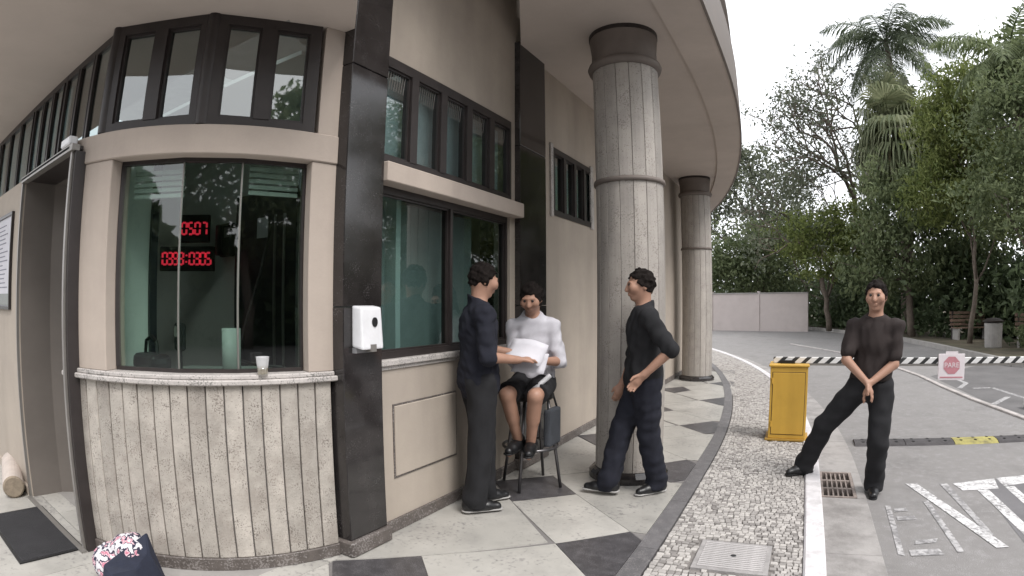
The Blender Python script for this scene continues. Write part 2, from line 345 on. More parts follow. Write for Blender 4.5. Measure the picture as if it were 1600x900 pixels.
# ------------------------------------------------------------------ cobbled pavement (Portuguese mosaic) between border strip and kerb
mos = MB().strip(curve(-0.735, -4, 27), curve(0.133, -4, 27), RZ - .05, -0.012).build('mosaic_pavement', M['cobble_bed']); tag(mos, kind='structure')
MH = (-0.5, -0.06, 3.02, 3.44)     # manhole in the mosaic
stones = []
y = 1.6
while y < 22:
    x = -0.73
    h = 0.036
    while x < 0.125:
        w = 0.036 * (0.8 + 0.45 * rng.random())
        if x + w > 0.13: w = 0.13 - x
        if w > 0.016:
            cx, cy = x + w / 2, y + (rng.random() - .5) * 0.009
            inm = MH[0] - .02 < cx < MH[1] + .02 and MH[2] - .02 < cy < MH[3] + .02
            inb = -0.30 < cx < 0.17 and 6.24 < cy < 6.68
            if not inm and not inb: stones.append((cx, cy, w, h))
        x += w + 0.003
    y += h + 0.003
stones = [s for s in stones if s[1] > 2.3]
def stone_geo(w, h):
    j = lambda: (rng.random() - .5) * 0.008
    a, b = w / 2 - .0012, h / 2 - .002
    base = [(-a + j(), -b + j()), (a + j(), -b + j()), (a + j(), b + j()), (-a + j(), b + j())]
    t = 0.002 + (rng.random() - .5) * 0.005
    v = [(px, py, -0.03) for px, py in base] + [(px, py, t - .003) for px, py in base] + [(px * .86, py * .86, t) for px, py in base]
    f = [(0, 1, 5, 4), (1, 2, 6, 5), (2, 3, 7, 6), (3, 0, 4, 7), (4, 5, 9, 8), (5, 6, 10, 9), (6, 7, 11, 10), (7, 4, 8, 11), (8, 9, 10, 11)]
    return v, f
protos = []
for i in range(14):
    v, f = stone_geo(0.036, 0.036); me = bpy.data.meshes.new('cobble'); me.from_pydata(v, [], f); me.materials.append(M['cobble']); protos.append(me)
far = MB()
near = sorted(stones, key=lambda s: (s[0] ** 2 + s[1] ** 2))
picked = set(id(s) for s in near[:300])
for s in stones:
    cx = s[0] + bend(s[1])
    if id(s) in picked:
        o = link('cobble', protos[rng.integers(14)], mos, (cx, s[1], 0)); o.scale = (s[2] / 0.036, 1, 1)
    else:
        v, f = stone_geo(s[2], s[3]); far.add([(a + cx, b + s[1], c) for a, b, c in v], f)
# colour differences stone to stone for the joined mass as well
mc, n_, l_, p_ = newmat('white_cobble_mass')
ge = n_.new('ShaderNodeNewGeometry'); rp = rampn(n_, [(0.0, (0.20, 0.185, 0.175, 1)), (0.3, (0.32, 0.30, 0.285, 1)), (1.0, (0.47, 0.445, 0.42, 1))]); l_.new(ge.outputs['Random Per Island'], rp.inputs['Fac']); l_.new(rp.outputs['Color'], p_.inputs['Base Color']); p_.inputs['Roughness'].default_value = 0.8
fo = far.build('cobble_field', mc, mos); tag(fo, kind='stuff')

mh = empty('manhole_cover', ((MH[0] + MH[1]) / 2, (MH[2] + MH[3]) / 2, 0)); tag(mh, 'pale square ribbed manhole cover set in the cobbled pavement', 'manhole cover')
hx, hy = (MH[1] - MH[0]) / 2, (MH[3] - MH[2]) / 2
MB().box(-hx, hx, -hy, hy, -.03, .003).build('plate', surf('grey_cast_cover', (0.30, 0.285, 0.28, 1), var=.2, scale=12, rough=.7, bump=.3), mh)
rib = bpy.data.meshes.new('rib')
_r = MB().box(-hx + .03, hx - .03, -.008, .008, .003, .0085); rib.from_pydata(_r.v, [], _r.f); rib.materials.append(surf('cover_rib', (0.42, 0.40, 0.395, 1), var=.2, scale=12, rough=.7))
for i in range(14): link('rib', rib, mh, (0, -hy + .03 + (2 * hy - .06) * (i + .5) / 14, 0))
MB().lathe([(.0, .009), (.018, .009), (.018, .0)], 0, 0, 12).build('lifting_hole', M['black'], mh)

# ------------------------------------------------------------------ porch floor: light slabs and dark diamonds in a zigzag
porch = MB().prism([(-12, -4), (-0.742, -4)] + curve(-0.742, 5.3, 27) + [(-12, 27)], RZ - .05, -0.006).build('porch_floor', M['joint']); tag(porch, kind='structure')
sa = [-4 + 0.9 * i for i in range(35)]
for a, b in zip(sa[:-1], sa[1:]):
    MB().strip(curve(-0.865, a + .002, b - .002, .3), curve(-0.74, a + .002, b - .002, .3), -0.03, 0.004).build('border_strip', M['strip'], porch)
def clip(poly, nx, ny, c):
    out = []
    for i in range(len(poly)):
        p, q = poly[i], poly[(i + 1) % len(poly)]
        dp, dq = nx * p[0] + ny * p[1] - c, nx * q[0] + ny * q[1] - c
        if dp <= 0: out.append(p)
        if (dp < 0) != (dq < 0):
            t = dp / (dp - dq); out.append((p[0] + (q[0] - p[0]) * t, p[1] + (q[1] - p[1]) * t))
    return out
def shrink(poly, d):
    cx = sum(p[0] for p in poly) / len(poly); cy = sum(p[1] for p in poly) / len(poly)
    a = sum(poly[i][0] * poly[(i + 1) % len(poly)][1] - poly[(i + 1) % len(poly)][0] * poly[i][1] for i in range(len(poly)))
    if a < 0: poly = poly[::-1]
    out = poly
    for i in range(len(poly)):
        p, q = poly[i], poly[(i + 1) % len(poly)]; ex, ey = q[0] - p[0], q[1] - p[1]; L = math.hypot(ex, ey)
        if L < 1e-6: continue
        nx, ny = ey / L, -ex / L
        out = clip(out, nx, ny, nx * p[0] + ny * p[1] - d)
        if len(out) < 3: return []
    return out
def paver(name, poly, mat):
    ym = sum(p[1] for p in poly) / len(poly); bx = bend(ym)
    poly = clip(poly, 1, 0, -0.87 - 0.0)
    if len(poly) < 3: return
    poly = shrink(poly, 0.002)
    if len(poly) < 3: return
    MB().prism([(p[0] + bend(p[1]) * (0.5 if p[0] > -1.6 else 0), p[1]) for p in poly] if ym > 5.3 else poly, -0.03, 0.0 if mat is not M['dark_slab'] else 0.0008).build(name, mat, porch)
per, a_ = 1.86, 0.37
XW, XS = -1.96, -0.98
for k in range(-2, 5):
    yw = 3.98 + per * k; y1 = yw - per / 2; y2 = yw + per / 2
    sx = 0.9 if k >= 2 else 1
    paver('diamond_tile', [(XW - a_, yw), (XW, yw - a_), (XW + a_, yw), (XW, yw + a_)], M['dark_slab'])
    b2 = bend(y2)
    paver('diamond_tile', [(XS - a_, y2), (XS, y2 - a_), (XS + a_, y2), (XS, y2 + a_)], M['dark_slab'])
    # diagonal bands joining the diamonds
    paver('slab', [(XW, yw - a_), (XW + a_, yw), (XS, y1 + a_), (XS - a_, y1)], M['slab'])
    paver('slab', [(XW + a_, yw), (XW, yw + a_), (XS - a_, y2), (XS, y2 - a_)], M['slab'])
    # triangles along the strip and along the wall
    paver('slab', [(XW + a_, yw), (XS, y2 - a_), (XS + .6, y2 - a_), (XS + .6, y1 + a_), (XS, y1 + a_)], M['slab'])
    paver('slab', [(XW, yw + a_), (XS - a_, y2), (XW, yw + per - a_), (XW - a_, yw + per), (XW - a_, yw)], M['slab'])
# larger slabs left of the zigzag, in front of booth and door
for i in range(-2, 8):
    for j in range(-3, 3):
        x1 = XW - a_ - .95 * i - .002; x0 = x1 - .95 + .004
        if x1 > XW - a_: continue
        MB().box(x0, x1, 0.2 + .95 * j, 0.2 + .95 * (j + 1) - .004, -.03, 0.0).build('slab', M['slab'], porch)

# ------------------------------------------------------------------ the gatehouse
GH = empty('gatehouse', (-3.8, 2.6, 0)); tag(GH, 'beige curved gatehouse with green glass booth, dark granite piers and deep eaves', 'building')
GHI = Matrix.Translation((3.8, -2.6, 0))
def part(o, p=None):
    o.parent = p or GH
    if p is None: o.matrix_parent_inverse = GHI.copy()
    else: o.matrix_parent_inverse = Matrix.Identity(4)
    return o
def pe(name):                        # a part that only groups sub-parts (kept at the world origin)
    e = empty(name); return part(e)
BX, BY, BR = -3.82, 2.61, 1.506      # centre and radius of the booth front
A0, A1 = -81.0, -15.0

# apron of vertical stone staves
apron = pe('apron')
MB().strip(arc(BX, BY, BR - .16, A0, A1, 24), arc(BX, BY, BR - .02, A0, A1, 24), 0, 1.05).build('backing', M['joint'], apron)
ns = 17
for i in range(ns):
    s0 = A0 + (A1 - A0) * i / ns + .13; s1 = A0 + (A1 - A0) * (i + 1) / ns - .13
    MB().strip(arc(BX, BY, BR - .03, s0, s1, 2), arc(BX, BY, BR + .004 * rng.random(), s0, s1, 2), 0.075, 1.055).build('stave', M['stave'], apron, bevel=0.004)
sk = pe('skirting')
MB().strip(arc(BX, BY, BR - .03, A0 - .6, A1, 24), arc(BX, BY, BR + .016, A0 - .6, A1, 24), 0, .075).build('skirting_course', M['skirt'], sk, bevel=.004)
MB().box(-2.37, -2.318, 2.562, 4.36, 0, .085).build('skirting_course', M['skirt'], sk, bevel=.004)
MB().box(-2.37, -2.318, 4.905, 13.4, 0, .085).build('skirting_course', M['skirt'], sk, bevel=.004)
MB().box(-12, -4.77, 1.055, 1.09, 0, .07).build('skirting_course', M['wall'], sk)
# sill
o = MB(); o.strip(arc(BX, BY, BR - .22, A0 - 1, A1 + 1.2, 30), arc(BX, BY, BR + .035, A0 - 1, A1 + 1.2, 30), 1.055, 1.085)
part(o.build('booth_sill', M['sill'], bevel=.006))
o = MB(); o.strip(arc(BX, BY, BR - .22, A0 - 1, A1 + .6, 30), arc(BX, BY, BR + .018, A0 - 1, A1 + .6, 30), 1.085, 1.11)
part(o.build('booth_sill', M['sill'], bevel=.005))
# posts and beam round the booth window
P_L, P_R = -66.0, -20.2              # window opening
for s0, s1 in ((A0, P_L), (P_R, A1 + .8)):
    o = MB().strip(arc(BX, BY, BR - .17, s0, s1, 6), arc(BX, BY, BR, s0, s1, 6), 1.11, 2.285); part(o.build('booth_post', M['beam'], bevel=.004))
o = MB().strip(arc(BX, BY, BR - .17, A0 - 1, A1 + .8, 30), arc(BX, BY, BR + .012, A0 - 1, A1 + .8, 30), 2.285, 2.45); part(o.build('booth_beam', M['beam'], bevel=.006))
# booth window: three flat panes
bw = pe('booth_window')
angs = [P_L, -49.0, -35.2, P_R]
GR = BR - .1
pt = [(BX + GR * math.cos(rad(a)), BY + GR * math.sin(rad(a))) for a in angs]
for p, q in zip(pt[:-1], pt[1:]):
    d = Vector((q[0] - p[0], q[1] - p[1])).normalized(); n = Vector((d.y, -d.x)) * .004
    MB().prism([(p[0] + d.x * .003 - n.x, p[1] + d.y * .003 - n.y), (q[0] - d.x * .003 - n.x, q[1] - d.y * .003 - n.y), (q[0] - d.x * .003 + n.x, q[1] - d.y * .003 + n.y), (p[0] + d.x * .003 + n.x, p[1] + d.y * .003 + n.y)], 1.128, 2.268).build('pane', M['glass_booth'], bw)
for z0, z1 in ((1.11, 1.13), (2.262, 2.285)):
    MB().strip([(p[0] - .012, p[1] + .012) for p in pt], [(p[0] + .016, p[1] - .016) for p in pt], z0, z1).build('rail', M['frame'], bw)
for p in (pt[0], pt[3]):
    MB().box(p[0] - .015, p[0] + .015, p[1] - .015, p[1] + .015, 1.13, 2.262).build('jamb', M['frame'], bw)
for p in pt[1:3]:
    MB().box(p[0] - .005, p[0] + .005, p[1] - .005, p[1] + .005, 1.13, 2.262).build('glass_joint', M['alu'], bw)

# clerestory above: flat facets with dark frames
def framed(name, p, q, z0, z1, n, glass, top=.07, bot=.05, side=.05, mull=.05, mesh_top=False, depth=.07):
    """window unit on the plan segment p->q, outside on the right-hand side of the direction"""
    w = pe(name)
    p, q = Vector(p), Vector(q); d = (q - p); L = d.length; d.normalize(); nn = Vector((d.y, -d.x))
    def bar(a, b, za, zb, nm, mt, i0=-depth / 2, i1=depth / 2):
        P0 = p + d * a; P1 = p + d * b
        return MB().prism([tuple(P0 + nn * i0), tuple(P1 + nn * i0), tuple(P1 + nn * i1), tuple(P0 + nn * i1)], za, zb).build(nm, mt, w)
    bar(0, L, z0, z0 + bot, 'rail', M['frame']); bar(0, L, z1 - top, z1, 'rail', M['frame'])
    bar(0, side, z0 + bot, z1 - top, 'jamb', M['frame']); bar(L - side, L, z0 + bot, z1 - top, 'jamb', M['frame'])
    cw = (L - 2 * side - (n - 1) * mull) / n
    for i in range(n):
        a = side + i * (cw + mull)
        bar(a, a + cw, z0 + bot, z1 - top, 'pane', glass, -.006, .002)
        if i: bar(a - mull, a, z0 + bot, z1 - top, 'mullion', M['frame'], -depth / 2 - .004, depth / 2 + .006)
        # slim sash round each pane
        s = MB()
        for (u0, u1, za, zb) in ((a, a + .014, z0 + bot, z1 - top), (a + cw - .014, a + cw, z0 + bot, z1 - top), (a + .014, a + cw - .014, z0 + bot, z0 + bot + .014), (a + .014, a + cw - .014, z1 - top - .014, z1 - top)):
            P0 = p + d * u0; P1 = p + d * u1
            s.prism([tuple(P0 + nn * .003), tuple(P1 + nn * .003), tuple(P1 + nn * .02), tuple(P0 + nn * .02)], za, zb)
        s.build('sash', M['frame'], w)
        if mesh_top:                 # slanted louvre grille over the top of the pane
            gr = MB(); zt = z1 - top - .014; zb = zt - .13
            for k in range(9):
                u0 = a + .016 + (cw - .05) * k / 9
                P0 = p + d * u0; P1 = p + d * (u0 + .02)
                gr.add([tuple(P0 + nn * .004) + (zb,), tuple(P0 + d * .006 + nn * .004) + (zb,), tuple(P1 + d * .006 + nn * .004) + (zt,), tuple(P1 + nn * .004) + (zt,)], [(0, 1, 2, 3)])
            gr.build('grille', M['alu'], w)
    return w
def oa(a, r=BR - .04): return (BX + r * math.cos(rad(a)), BY + r * math.sin(rad(a)))
ZT = 3.125
framed('clerestory_window', oa(-70.5), oa(-45.6), 2.455, ZT, 2, M['glass_clere'], top=.06, side=.05, mull=.09)
framed('clerestory_window', oa(-44.4), oa(-19.8), 2.455, ZT, 2, M['glass_clere'], top=.06, side=.07, mull=.09)
for a in (-71.2, -45.0):
    x, y = oa(a, BR - .03); o = MB().lathe([(.042, 2.455), (.042, ZT)], x, y, 10); part(o.build('corner_post', M['frame'], smooth=True))
o = MB().strip(arc(BX, BY, BR - .17, -19.2, A1 + .8, 3), arc(BX, BY, BR, -19.2, A1 + .8, 3), 2.45, ZT); part(o.build('booth_post', M['beam']))
pL = oa(-72.0)
xs = [-8.2, -6.6, -5.2, -4.32, pL[0]]
for i, (a, b) in enumerate(zip(xs[:-1], xs[1:])):
    framed('clerestory_window', (a + .004, pL[1]), (b - .004, pL[1]), 2.40, ZT, (3, 3, 3, 3)[i], M['glass_clere'], top=.05, side=.03, mull=.035, depth=.02)
    if i < 3: part(MB().box(a + .05, b - .05, pL[1] + .06, pL[1] + .07, 2.45, 3.07).build('blind', M['blind_pale']))

# door wall (faces the camera's left)
YW = 1.08
part(MB().box(-12, -4.72, YW, YW + .25, 0, 2.398).build('wall', M['wall']))
o = MB().box(-4.72, -3.47, YW + .02, YW + .25, 2.375, 2.398); part(o.build('door_lintel', M['frame']))
o = MB().box(-4.74, -3.44, YW - .03, YW + .02, 2.36, 2.398); part(o.build('door_lintel', M['alu']))
# deep reveal, seen from the right: taupe lining, dark door at the end
part(MB().prism([(-4.72, YW + .25), (-4.47, 1.70), (-4.75, 1.70)], 0, 2.375).build('reveal', M['taupe']))
part(MB().prism([(-4.72, YW + .01), (-4.712, YW + .01), (-4.70, YW + .25), (-4.462, 1.70), (-4.47, 1.70), (-4.72, YW + .25)], 0.0, 2.375).build('reveal', M['taupe']))
part(MB().box(-4.47, -3.5, 1.66, 1.71, 0, 2.4).build('inner_door', M['inner_dark']))
part(MB().box(-3.56, -3.53, 1.13, 1.712, 0, 2.375).build('reveal', M['inner']))
part(MB().box(-4.75, -3.5, 1.05, 1.71, 2.376, 2.39).build('reveal', M['taupe']))
df = pe('door_frame')
MB().box(-3.505, -3.475, YW - .015, YW + .06, 0, 2.36).build('jamb', M['alu'], df)
MB().box(-3.475, -3.44, YW + .0, YW + .07, 0, 2.36).build('jamb', M['frame'], df)
MB().box(-3.53, -3.505, YW + .005, YW + .08, 0, 2.36).build('jamb', M['frame'], df)
MB().box(-4.745, -4.72, YW - .02, YW, 0, 2.36).build('jamb', M['alu'], df)
MB().box(-4.70, -3.44, YW - .045, YW - .01, 0, .014).build('threshold', M['alu'], df)

# pier, facade wall, second pier, second bay
FX = -2.34
def pier(y0, y1, x1, ztop):
    p = pe('pier')
    MB().box(x1 - .42, x1, y0, y1, .1, 1.468).build('granite_panel', M['pier'], p, bevel=.004)
    MB().box(x1 - .42, x1 - .001, y0 + .001, y1, 1.472, 2.9).build('granite_panel', M['pier'], p, bevel=.004)
    MB().box(x1 - .42, x1, y0, y1, 2.904, ztop).build('granite_panel', M['pier'], p, bevel=.004)
    MB().box(x1 - .42, x1 + .028, y0 - .02, y1 + .02, 0, .1).build('plinth', M['skirt'], p, bevel=.012)
pier(2.235, 2.56, -2.275, 5.2)
pier(4.362, 4.90, -2.285, 3.93)
part(MB().box(FX - .16, FX, 4.362, 4.9, 3.931, 5.2).build('wall', M['wall']))
def facade(y0, y1, winy0, winy1, ztop):
    part(MB().box(FX - .16, FX, y0, y1, 0, 1.075).build('wall', M['wall']))
    part(MB().box(FX - .16, FX, y0, y1, 3.095, ztop).build('wall', M['wall']))
facade(2.56, 4.362, 2.6, 4.3, 5.2)
part(MB().box(FX - .16, FX, 4.27, 4.362, 1.075, 3.095).build('wall', M['wall']))
part(MB().box(FX - .16, FX, 4.9, 5.16, 1.2, 3.09).build('wall', M['wall']))
part(MB().box(FX - .16, FX, 4.9, 13.4, 0, 1.2).build('wall', M['wall']))
part(MB().box(FX - .16, FX, 5.16, 13.4, 1.2, 2.38).build('wall', M['wall']))
part(MB().box(FX - .16, FX, 4.9, 13.4, 3.09, 4.4).build('wall', M['wall']))
part(MB().box(FX - .16, FX, 6.34, 7.2, 2.38, 3.09).build('wall', M['wall']))
part(MB().box(FX - .16, FX, 8.5, 13.4, 2.38, 3.09).build('wall', M['wall']))
part(MB().box(-9, FX, 13.4, 13.6, 0, 4.4).build('wall', M['wall']))
# sunk panel in the facade wall
pn = MB()
for (a, b, c, d) in ((2.72, 3.44, .36, .372), (2.72, 3.44, .838, .85), (2.72, 2.732, .372, .838), (3.428, 3.44, .372, .838)): pn.box(FX, FX + .005, a, b, c, d)
part(pn.build('panel_moulding', M['skirt']))
part(MB().box(FX + .0, FX + .012, 2.733, 3.427, .373, .837).build('wall_panel', M['wall'], bevel=.004))
part(MB().box(FX - .2, FX + .03, 2.56, 4.36, 1.10, 1.14).build('window_sill', M['sill'], bevel=.006))
part(MB().box(FX - .2, FX + .012, 2.56, 4.36, 1.075, 1.10).build('window_sill', M['sill'], bevel=.004))
# beam (canopy) between lower and upper windows
part(MB().box(FX - .2, -2.245, 2.563, 4.36, 2.235, 2.36).build('window_hood', M['beam'], bevel=.006))
framed('office_window', (FX - .06, 2.56), (FX - .06, 4.27), 1.14, 2.235, 2, M['glass_low'], top=.05, bot=.045, side=.03, mull=.03)
framed('upper_window', (FX - .02, 2.56), (FX - .02, 4.27), 2.36, 3.095, 5, M['glass_clere'], top=.07, bot=.06, side=.03, mull=.075, mesh_top=True)
framed('upper_window', (FX - .02, 5.16), (FX - .02, 6.34), 2.38, 3.09, 4, M['glass_clere'], top=.06, bot=.05, side=.04, mull=.06)
framed('upper_window', (FX - .02, 7.2), (FX - .02, 8.5), 2.38, 3.09, 4, M['glass_clere'], top=.06, bot=.05, side=.04, mull=.06)
part(MB().box(FX, FX + .02, 6.24, 6.33, 2.36, 3.12).build('window_trim', M['sill']))
part(MB().box(FX, FX + .02, 5.1, 5.16, 2.36, 3.12).build('window_trim', M['sill']))

# rooms behind the glass
part(MB().box(-9, -2.5, 2.95, 3.0, 0, 3.12).build('inner_wall', M['inner']))
part(MB().box(-9, -2.5, 1.3, 2.95, -.004, .001).build('inner_floor', M['concrete']))
part(MB().box(-9, -2.72, 2.2, 2.95, 3.07, 3.1).build('inner_ceiling', M['inner']))
part(MB().box(-5.3, -5.25, 3.0, 13.3, 0, 3.9).build('inner_wall', M['inner']))
part(MB().box(-5.3, -2.5, 3.0, 13.3, 3.3, 3.34).build('inner_ceiling', M['inner']))
part(MB().box(-5.3, -2.5, 3.0, 13.3, 0, .01).build('inner_floor', M['concrete']))
part(MB().box(-9.05, -9, 1.3, 3, 0, 3.1).build('inner_wall', M['inner']))
# inner door and its frame (dark), seen through the booth glass
part(MB().box(-4.36, -3.5, 2.9, 2.945, 0, 2.42).build('inner_door', M['inner_dark']))
part(MB().box(-4.02, -3.87, 2.893, 2.899, 2.03, 2.2).build('door_notice', M['paper']))
for x in (-3.72, -3.6): part(MB().tube([(x, 2.86, .9), (x, 2.86, 2.2)], .012, 6).build('door_pull', M['alu']))
bl = pe('blind')
for p, q, zb in ((pt[0], pt[1], 2.08), (pt[2], pt[3], 2.10)):
    d = Vector((q[0] - p[0], q[1] - p[1])).normalized(); nn = Vector((-d.y, d.x))
    for k in range(5):
        z = zb + .034 * k
        a = Vector(p) + d * .05 + nn * .06; b = Vector(q) - d * .03 + nn * .06
        MB().prism([tuple(a), tuple(b), tuple(b + nn * .02), tuple(a + nn * .02)], z, z + .022).build('slat', M['blind'], bl)
# vertical blinds behind the office window
vb = pe('blind')
for k in range(14):
    y = 2.86 + k * .085
    MB().prism([(FX - .28, y), (FX - .25, y + .075), (FX - .248, y + .074), (FX - .278, y - .001)], 1.16, 2.2).build('slat', M['blind'], vb)

for wy0, wy1 in ((2.6, 4.25), (5.2, 6.3), (7.24, 8.46)):
    part(MB().box(FX - .12, FX - .112, wy0, wy1, 2.43, 3.02).build('blind', M['blind_pale']))
# eaves: low soffit over the booth, main soffit over the porch, fascia band following the bend
part(MB().prism([(-12, .36)] + arc(BX, BY, 2.25, -90, -23.5, 16) + [(-2.28, 2.232), (-2.7, 2.232), (-2.7, 2.16), (-2.5, 1.9), (-12, 1.9)], ZT + .002, 3.5).build('soffit', M['soffit']))
outer = curve(-0.93, 3.0, 15.2, .4)
o = MB().prism([(-2.30, 4.41), (-1.86, 3.55), (-1.45, 2.7)] + [(-0.93, 2.7)] + outer + [(-6.0, 15.2), (-6.0, 13.6), (FX - .1, 13.6), (FX - .1, 4.9), (-2.30, 4.9)], 3.9, 4.25)
part(o.build('soffit', M['soffit']))
part(MB().prism([(FX - .1, 2.2), (-0.95, 1.5), (-0.95, 2.7), (-1.45, 2.7), (-1.86, 3.55), (-2.30, 4.41), (FX - .1, 4.5)], 5.15, 5.3).build('soffit', M['soffit']))
part(MB().prism([(-1.45, 2.702), (-1.86, 3.555), (-2.30, 4.43), (-2.28, 4.45), (-1.84, 3.56), (-1.43, 2.72)], 4.251, 5.149).build('bulkhead', M['wall']))
part(MB().strip(curve(-0.93, 2.7, 15.2), curve(-0.56, 2.7, 15.2), 3.86, 4.6).build('fascia', M['soffit'], bevel=.0))
part(MB().strip(curve(-0.56, 2.7, 15.2), curve(-0.535, 2.7, 15.2), 3.845, 4.62).build('drip_edge', M['colring']))
part(MB().prism([(-12, 2.0), (-1, 2.0), (-0.95, 2.7)] + curve(-0.56, 3.0, 15.2) + [(-12, 15.2)], 5.301, 5.5).build('roof', M['concrete']))

# columns: ringed shafts clad in granite staves
def column(x, y):
    c = empty('column', (x, y, 0)); part(c)
    R = .292
    MB().lathe([(.0, 0), (.345, 0), (.345, .05), (.32, .075), (.30, .09), (0, .09)], 0, 0, 40).build('base_ring', M['pier'], c)
    MB().lathe([(R - .022, .05), (R - .022, 3.9)], 0, 0, 40).build('core', M['joint'], c)
    for z0, z1 in ((.09, 2.49), (2.53, 3.53)):
        v = MB().strip(arc(0, 0, R - .03, .35, 22.15, 3), arc(0, 0, R, .35, 22.15, 3), z0, z1)
        me = v.build('stave', M['col'], c, bevel=.0035).data
        for k in range(1, 16): link('stave', me, c, (0, 0, 0), rad(22.5 * k))
    MB().lathe([(R - .02, 2.488), (R + .016, 2.492), (R + .02, 2.51), (R + .016, 2.528), (R - .02, 2.532)], 0, 0, 40).build('ring', M['colring'], c, smooth=True)
    MB().lathe([(R - .02, 3.53), (R + .03, 3.535), (R + .042, 3.57), (R + .03, 3.60), (R + .005, 3.61)], 0, 0, 40).build('ring', M['colring'], c, smooth=True)
    MB().lathe([(R + .004, 3.60), (R + .002, 3.72), (R + .018, 3.86)], 0, 0, 40).build('capital', M['colring'], c, smooth=True)
    MB().lathe([(R + .0, 3.86), (R + .022, 3.862), (R + .022, 3.9)], 0, 0, 40).build('ring', M['frame'], c)
    return c
column(-1.376, 4.66)
column(-1.90, 10.97)

# ------------------------------------------------------------------ small things on and around the gatehouse
sd = empty('sanitizer_dispenser', (-2.275, 2.39, 1.23)); tag(sd, 'white wall-mounted hand sanitizer dispenser on the dark granite pier', 'dispenser')
o = MB(); o.add([(0, -.09, 0.015), (0, .09, 0.015), (.085, .09, .0), (.085, -.09, .0), (0, -.09, .25), (0, .09, .25), (.07, .085, .24), (.07, -.085, .24)], [(0, 1, 2, 3), (7, 6, 5, 4), (0, 3, 7, 4), (1, 5, 6, 2), (2, 6, 7, 3), (0, 4, 5, 1)])
o.build('housing', M['white'], sd, bevel=.012, seg=2)
MB().lathe([(0, .0), (.022, .0), (.022, .006), (0, .006)], 0, 0, 16).build('level_window', M['black'], sd)
lw = sd.children[-1]; lw.location = (.076, .02, .155); lw.rotation_euler = (0, rad(90), 0); lw.scale = (1.25, 1, 1)
MB().box(.04, .09, -.022, .022, -.012, .03).build('nozzle', M['alu'], sd)
MB().box(.0, .03, -.085, .085, -.02, .012).build('drip_tray', plain('grey_tray', (0.25, .25, .26, 1)), sd)

CUPM, n_, l_, p_ = newmat('cup_plastic'); p_.inputs['Base Color'].default_value = (.75, .75, .76, 1); p_.inputs['Alpha'].default_value = .42; p_.inputs['Roughness'].default_value = .25
cup = empty('plastic_cup', (-2.505, 1.845, 1.11)); tag(cup, 'clear disposable plastic cup standing on the booth sill', 'cup')
MB().lathe([(.026, .0), (.037, .095), (.0385, .097), (.035, .095), (.0245, .003), (0, .003)], 0, 0, 20).build('cup_wall', CUPM, cup, smooth=True)
MB().lathe([(.0, .004), (.0275, .004), (.031, .045), (0, .045)], 0, 0, 20).build('drink', glassm('pale_drink', (.7, .66, .58, 1), refl=.08), cup, smooth=True)

# queue displays on the back wall of the booth
SEG = {'0': 'abcdef', '1': 'bc', '2': 'abged', '3': 'abgcd', '4': 'fgbc', '5': 'afgcd', '6': 'afgedc', '7': 'abc', '8': 'abcdefg', '9': 'abcdfg'}
def led(loc, text, w, h, dh, label):
    e = empty('led_display', loc, rad(42)); tag(e, label, 'display')
    MB().box(-w / 2, w / 2, 0, .05, -h / 2, h / 2).build('casing', M['black'], e, bevel=.006)
    dw = dh * .52; pitch = (w * .9) / len(text); t = dh * .14
    for i, ch in enumerate(text):
        cx = -w * .45 + pitch * (i + .5); o = MB()
        def bx(a, b, c, d): o.box(cx + a, cx + b, -.006, .001, c, d)
        if ch == ':':
            bx(-t / 2, t / 2, dh * .18, dh * .3); o.build('colon_dot', M['led'], e); o = MB()
            o.box(cx - t / 2, cx + t / 2, -.006, .001, -dh * .3, -dh * .18)
        else:
            x0, x1, z0, z1 = -dw / 2, dw / 2, -dh / 2, dh / 2; s = SEG[ch]
            if 'a' in s: bx(x0 + t, x1 - t, z1 - t, z1)
            if 'd' in s: bx(x0 + t, x1 - t, z0, z0 + t)
            if 'g' in s: bx(x0 + t, x1 - t, -t / 2, t / 2)
            if 'f' in s: bx(x0, x0 + t, t / 2, z1 - t / 2)
            if 'b' in s: bx(x1 - t, x1, t / 2, z1 - t / 2)
            if 'e' in s: bx(x0, x0 + t, z0 + t / 2, -t / 2)
            if 'c' in s: bx(x1 - t, x1, z0 + t / 2, -t / 2)
        o.build('colon_dot' if ch == ':' else 'digit', M['led'], e)
    MB().tube([(0, .05, 0), (0, .16, 0)], .012, 6).build('bracket', M['black'], e)
    return e
led((-4.84, 2.74, 2.17), '0507', .30, .26, .125, 'smaller upper red LED queue display reading 0507 inside the booth')
led((-4.90, 2.70, 1.89), '0398:0305', .55, .23, .125, 'wider lower red LED queue display with eight digits inside the booth')
tel = empty('wall_telephone', (-4.50, 2.94, 2.05)); tag(tel, 'dark wall intercom telephone hanging inside the booth by the dark door', 'telephone')
MB().box(-.1, .1, -.07, 0, -.15, .15).build('body', M['black'], tel, bevel=.015)
MB().box(-.09, -.03, -.12, -.07, -.14, .14).build('handset', M['frame'], tel, bevel=.012)
MB().box(.0, .08, -.078, -.07, .02, .11).build('screen', M['alu'], tel)
desk = empty('counter_desk', (-3.2, 1.9, 0)); tag(desk, 'grey counter desk along the inside of the booth glass', 'desk')
o = MB().strip([(p[0] + 3.2, p[1] - 1.9) for p in arc(BX, BY, BR - .75, -62, -16, 12)], [(p[0] + 3.2, p[1] - 1.9) for p in arc(BX, BY, BR - .235, -62, -16, 12)], 1.04, 1.075)
o.build('desktop', plain('grey_laminate', (.30, .32, .31, 1), .4), desk)
for a in (-60, -18): MB().box(*[c for c in (BX + .8 * math.cos(rad(a)) + 3.2 - .02, BX + .8 * math.cos(rad(a)) + 3.2 + .02, BY + .8 * math.sin(rad(a)) - 1.9 - .2, BY + .8 * math.sin(rad(a)) - 1.9 + .2)], 0, 1.04).build('leg', M['alu'], desk)
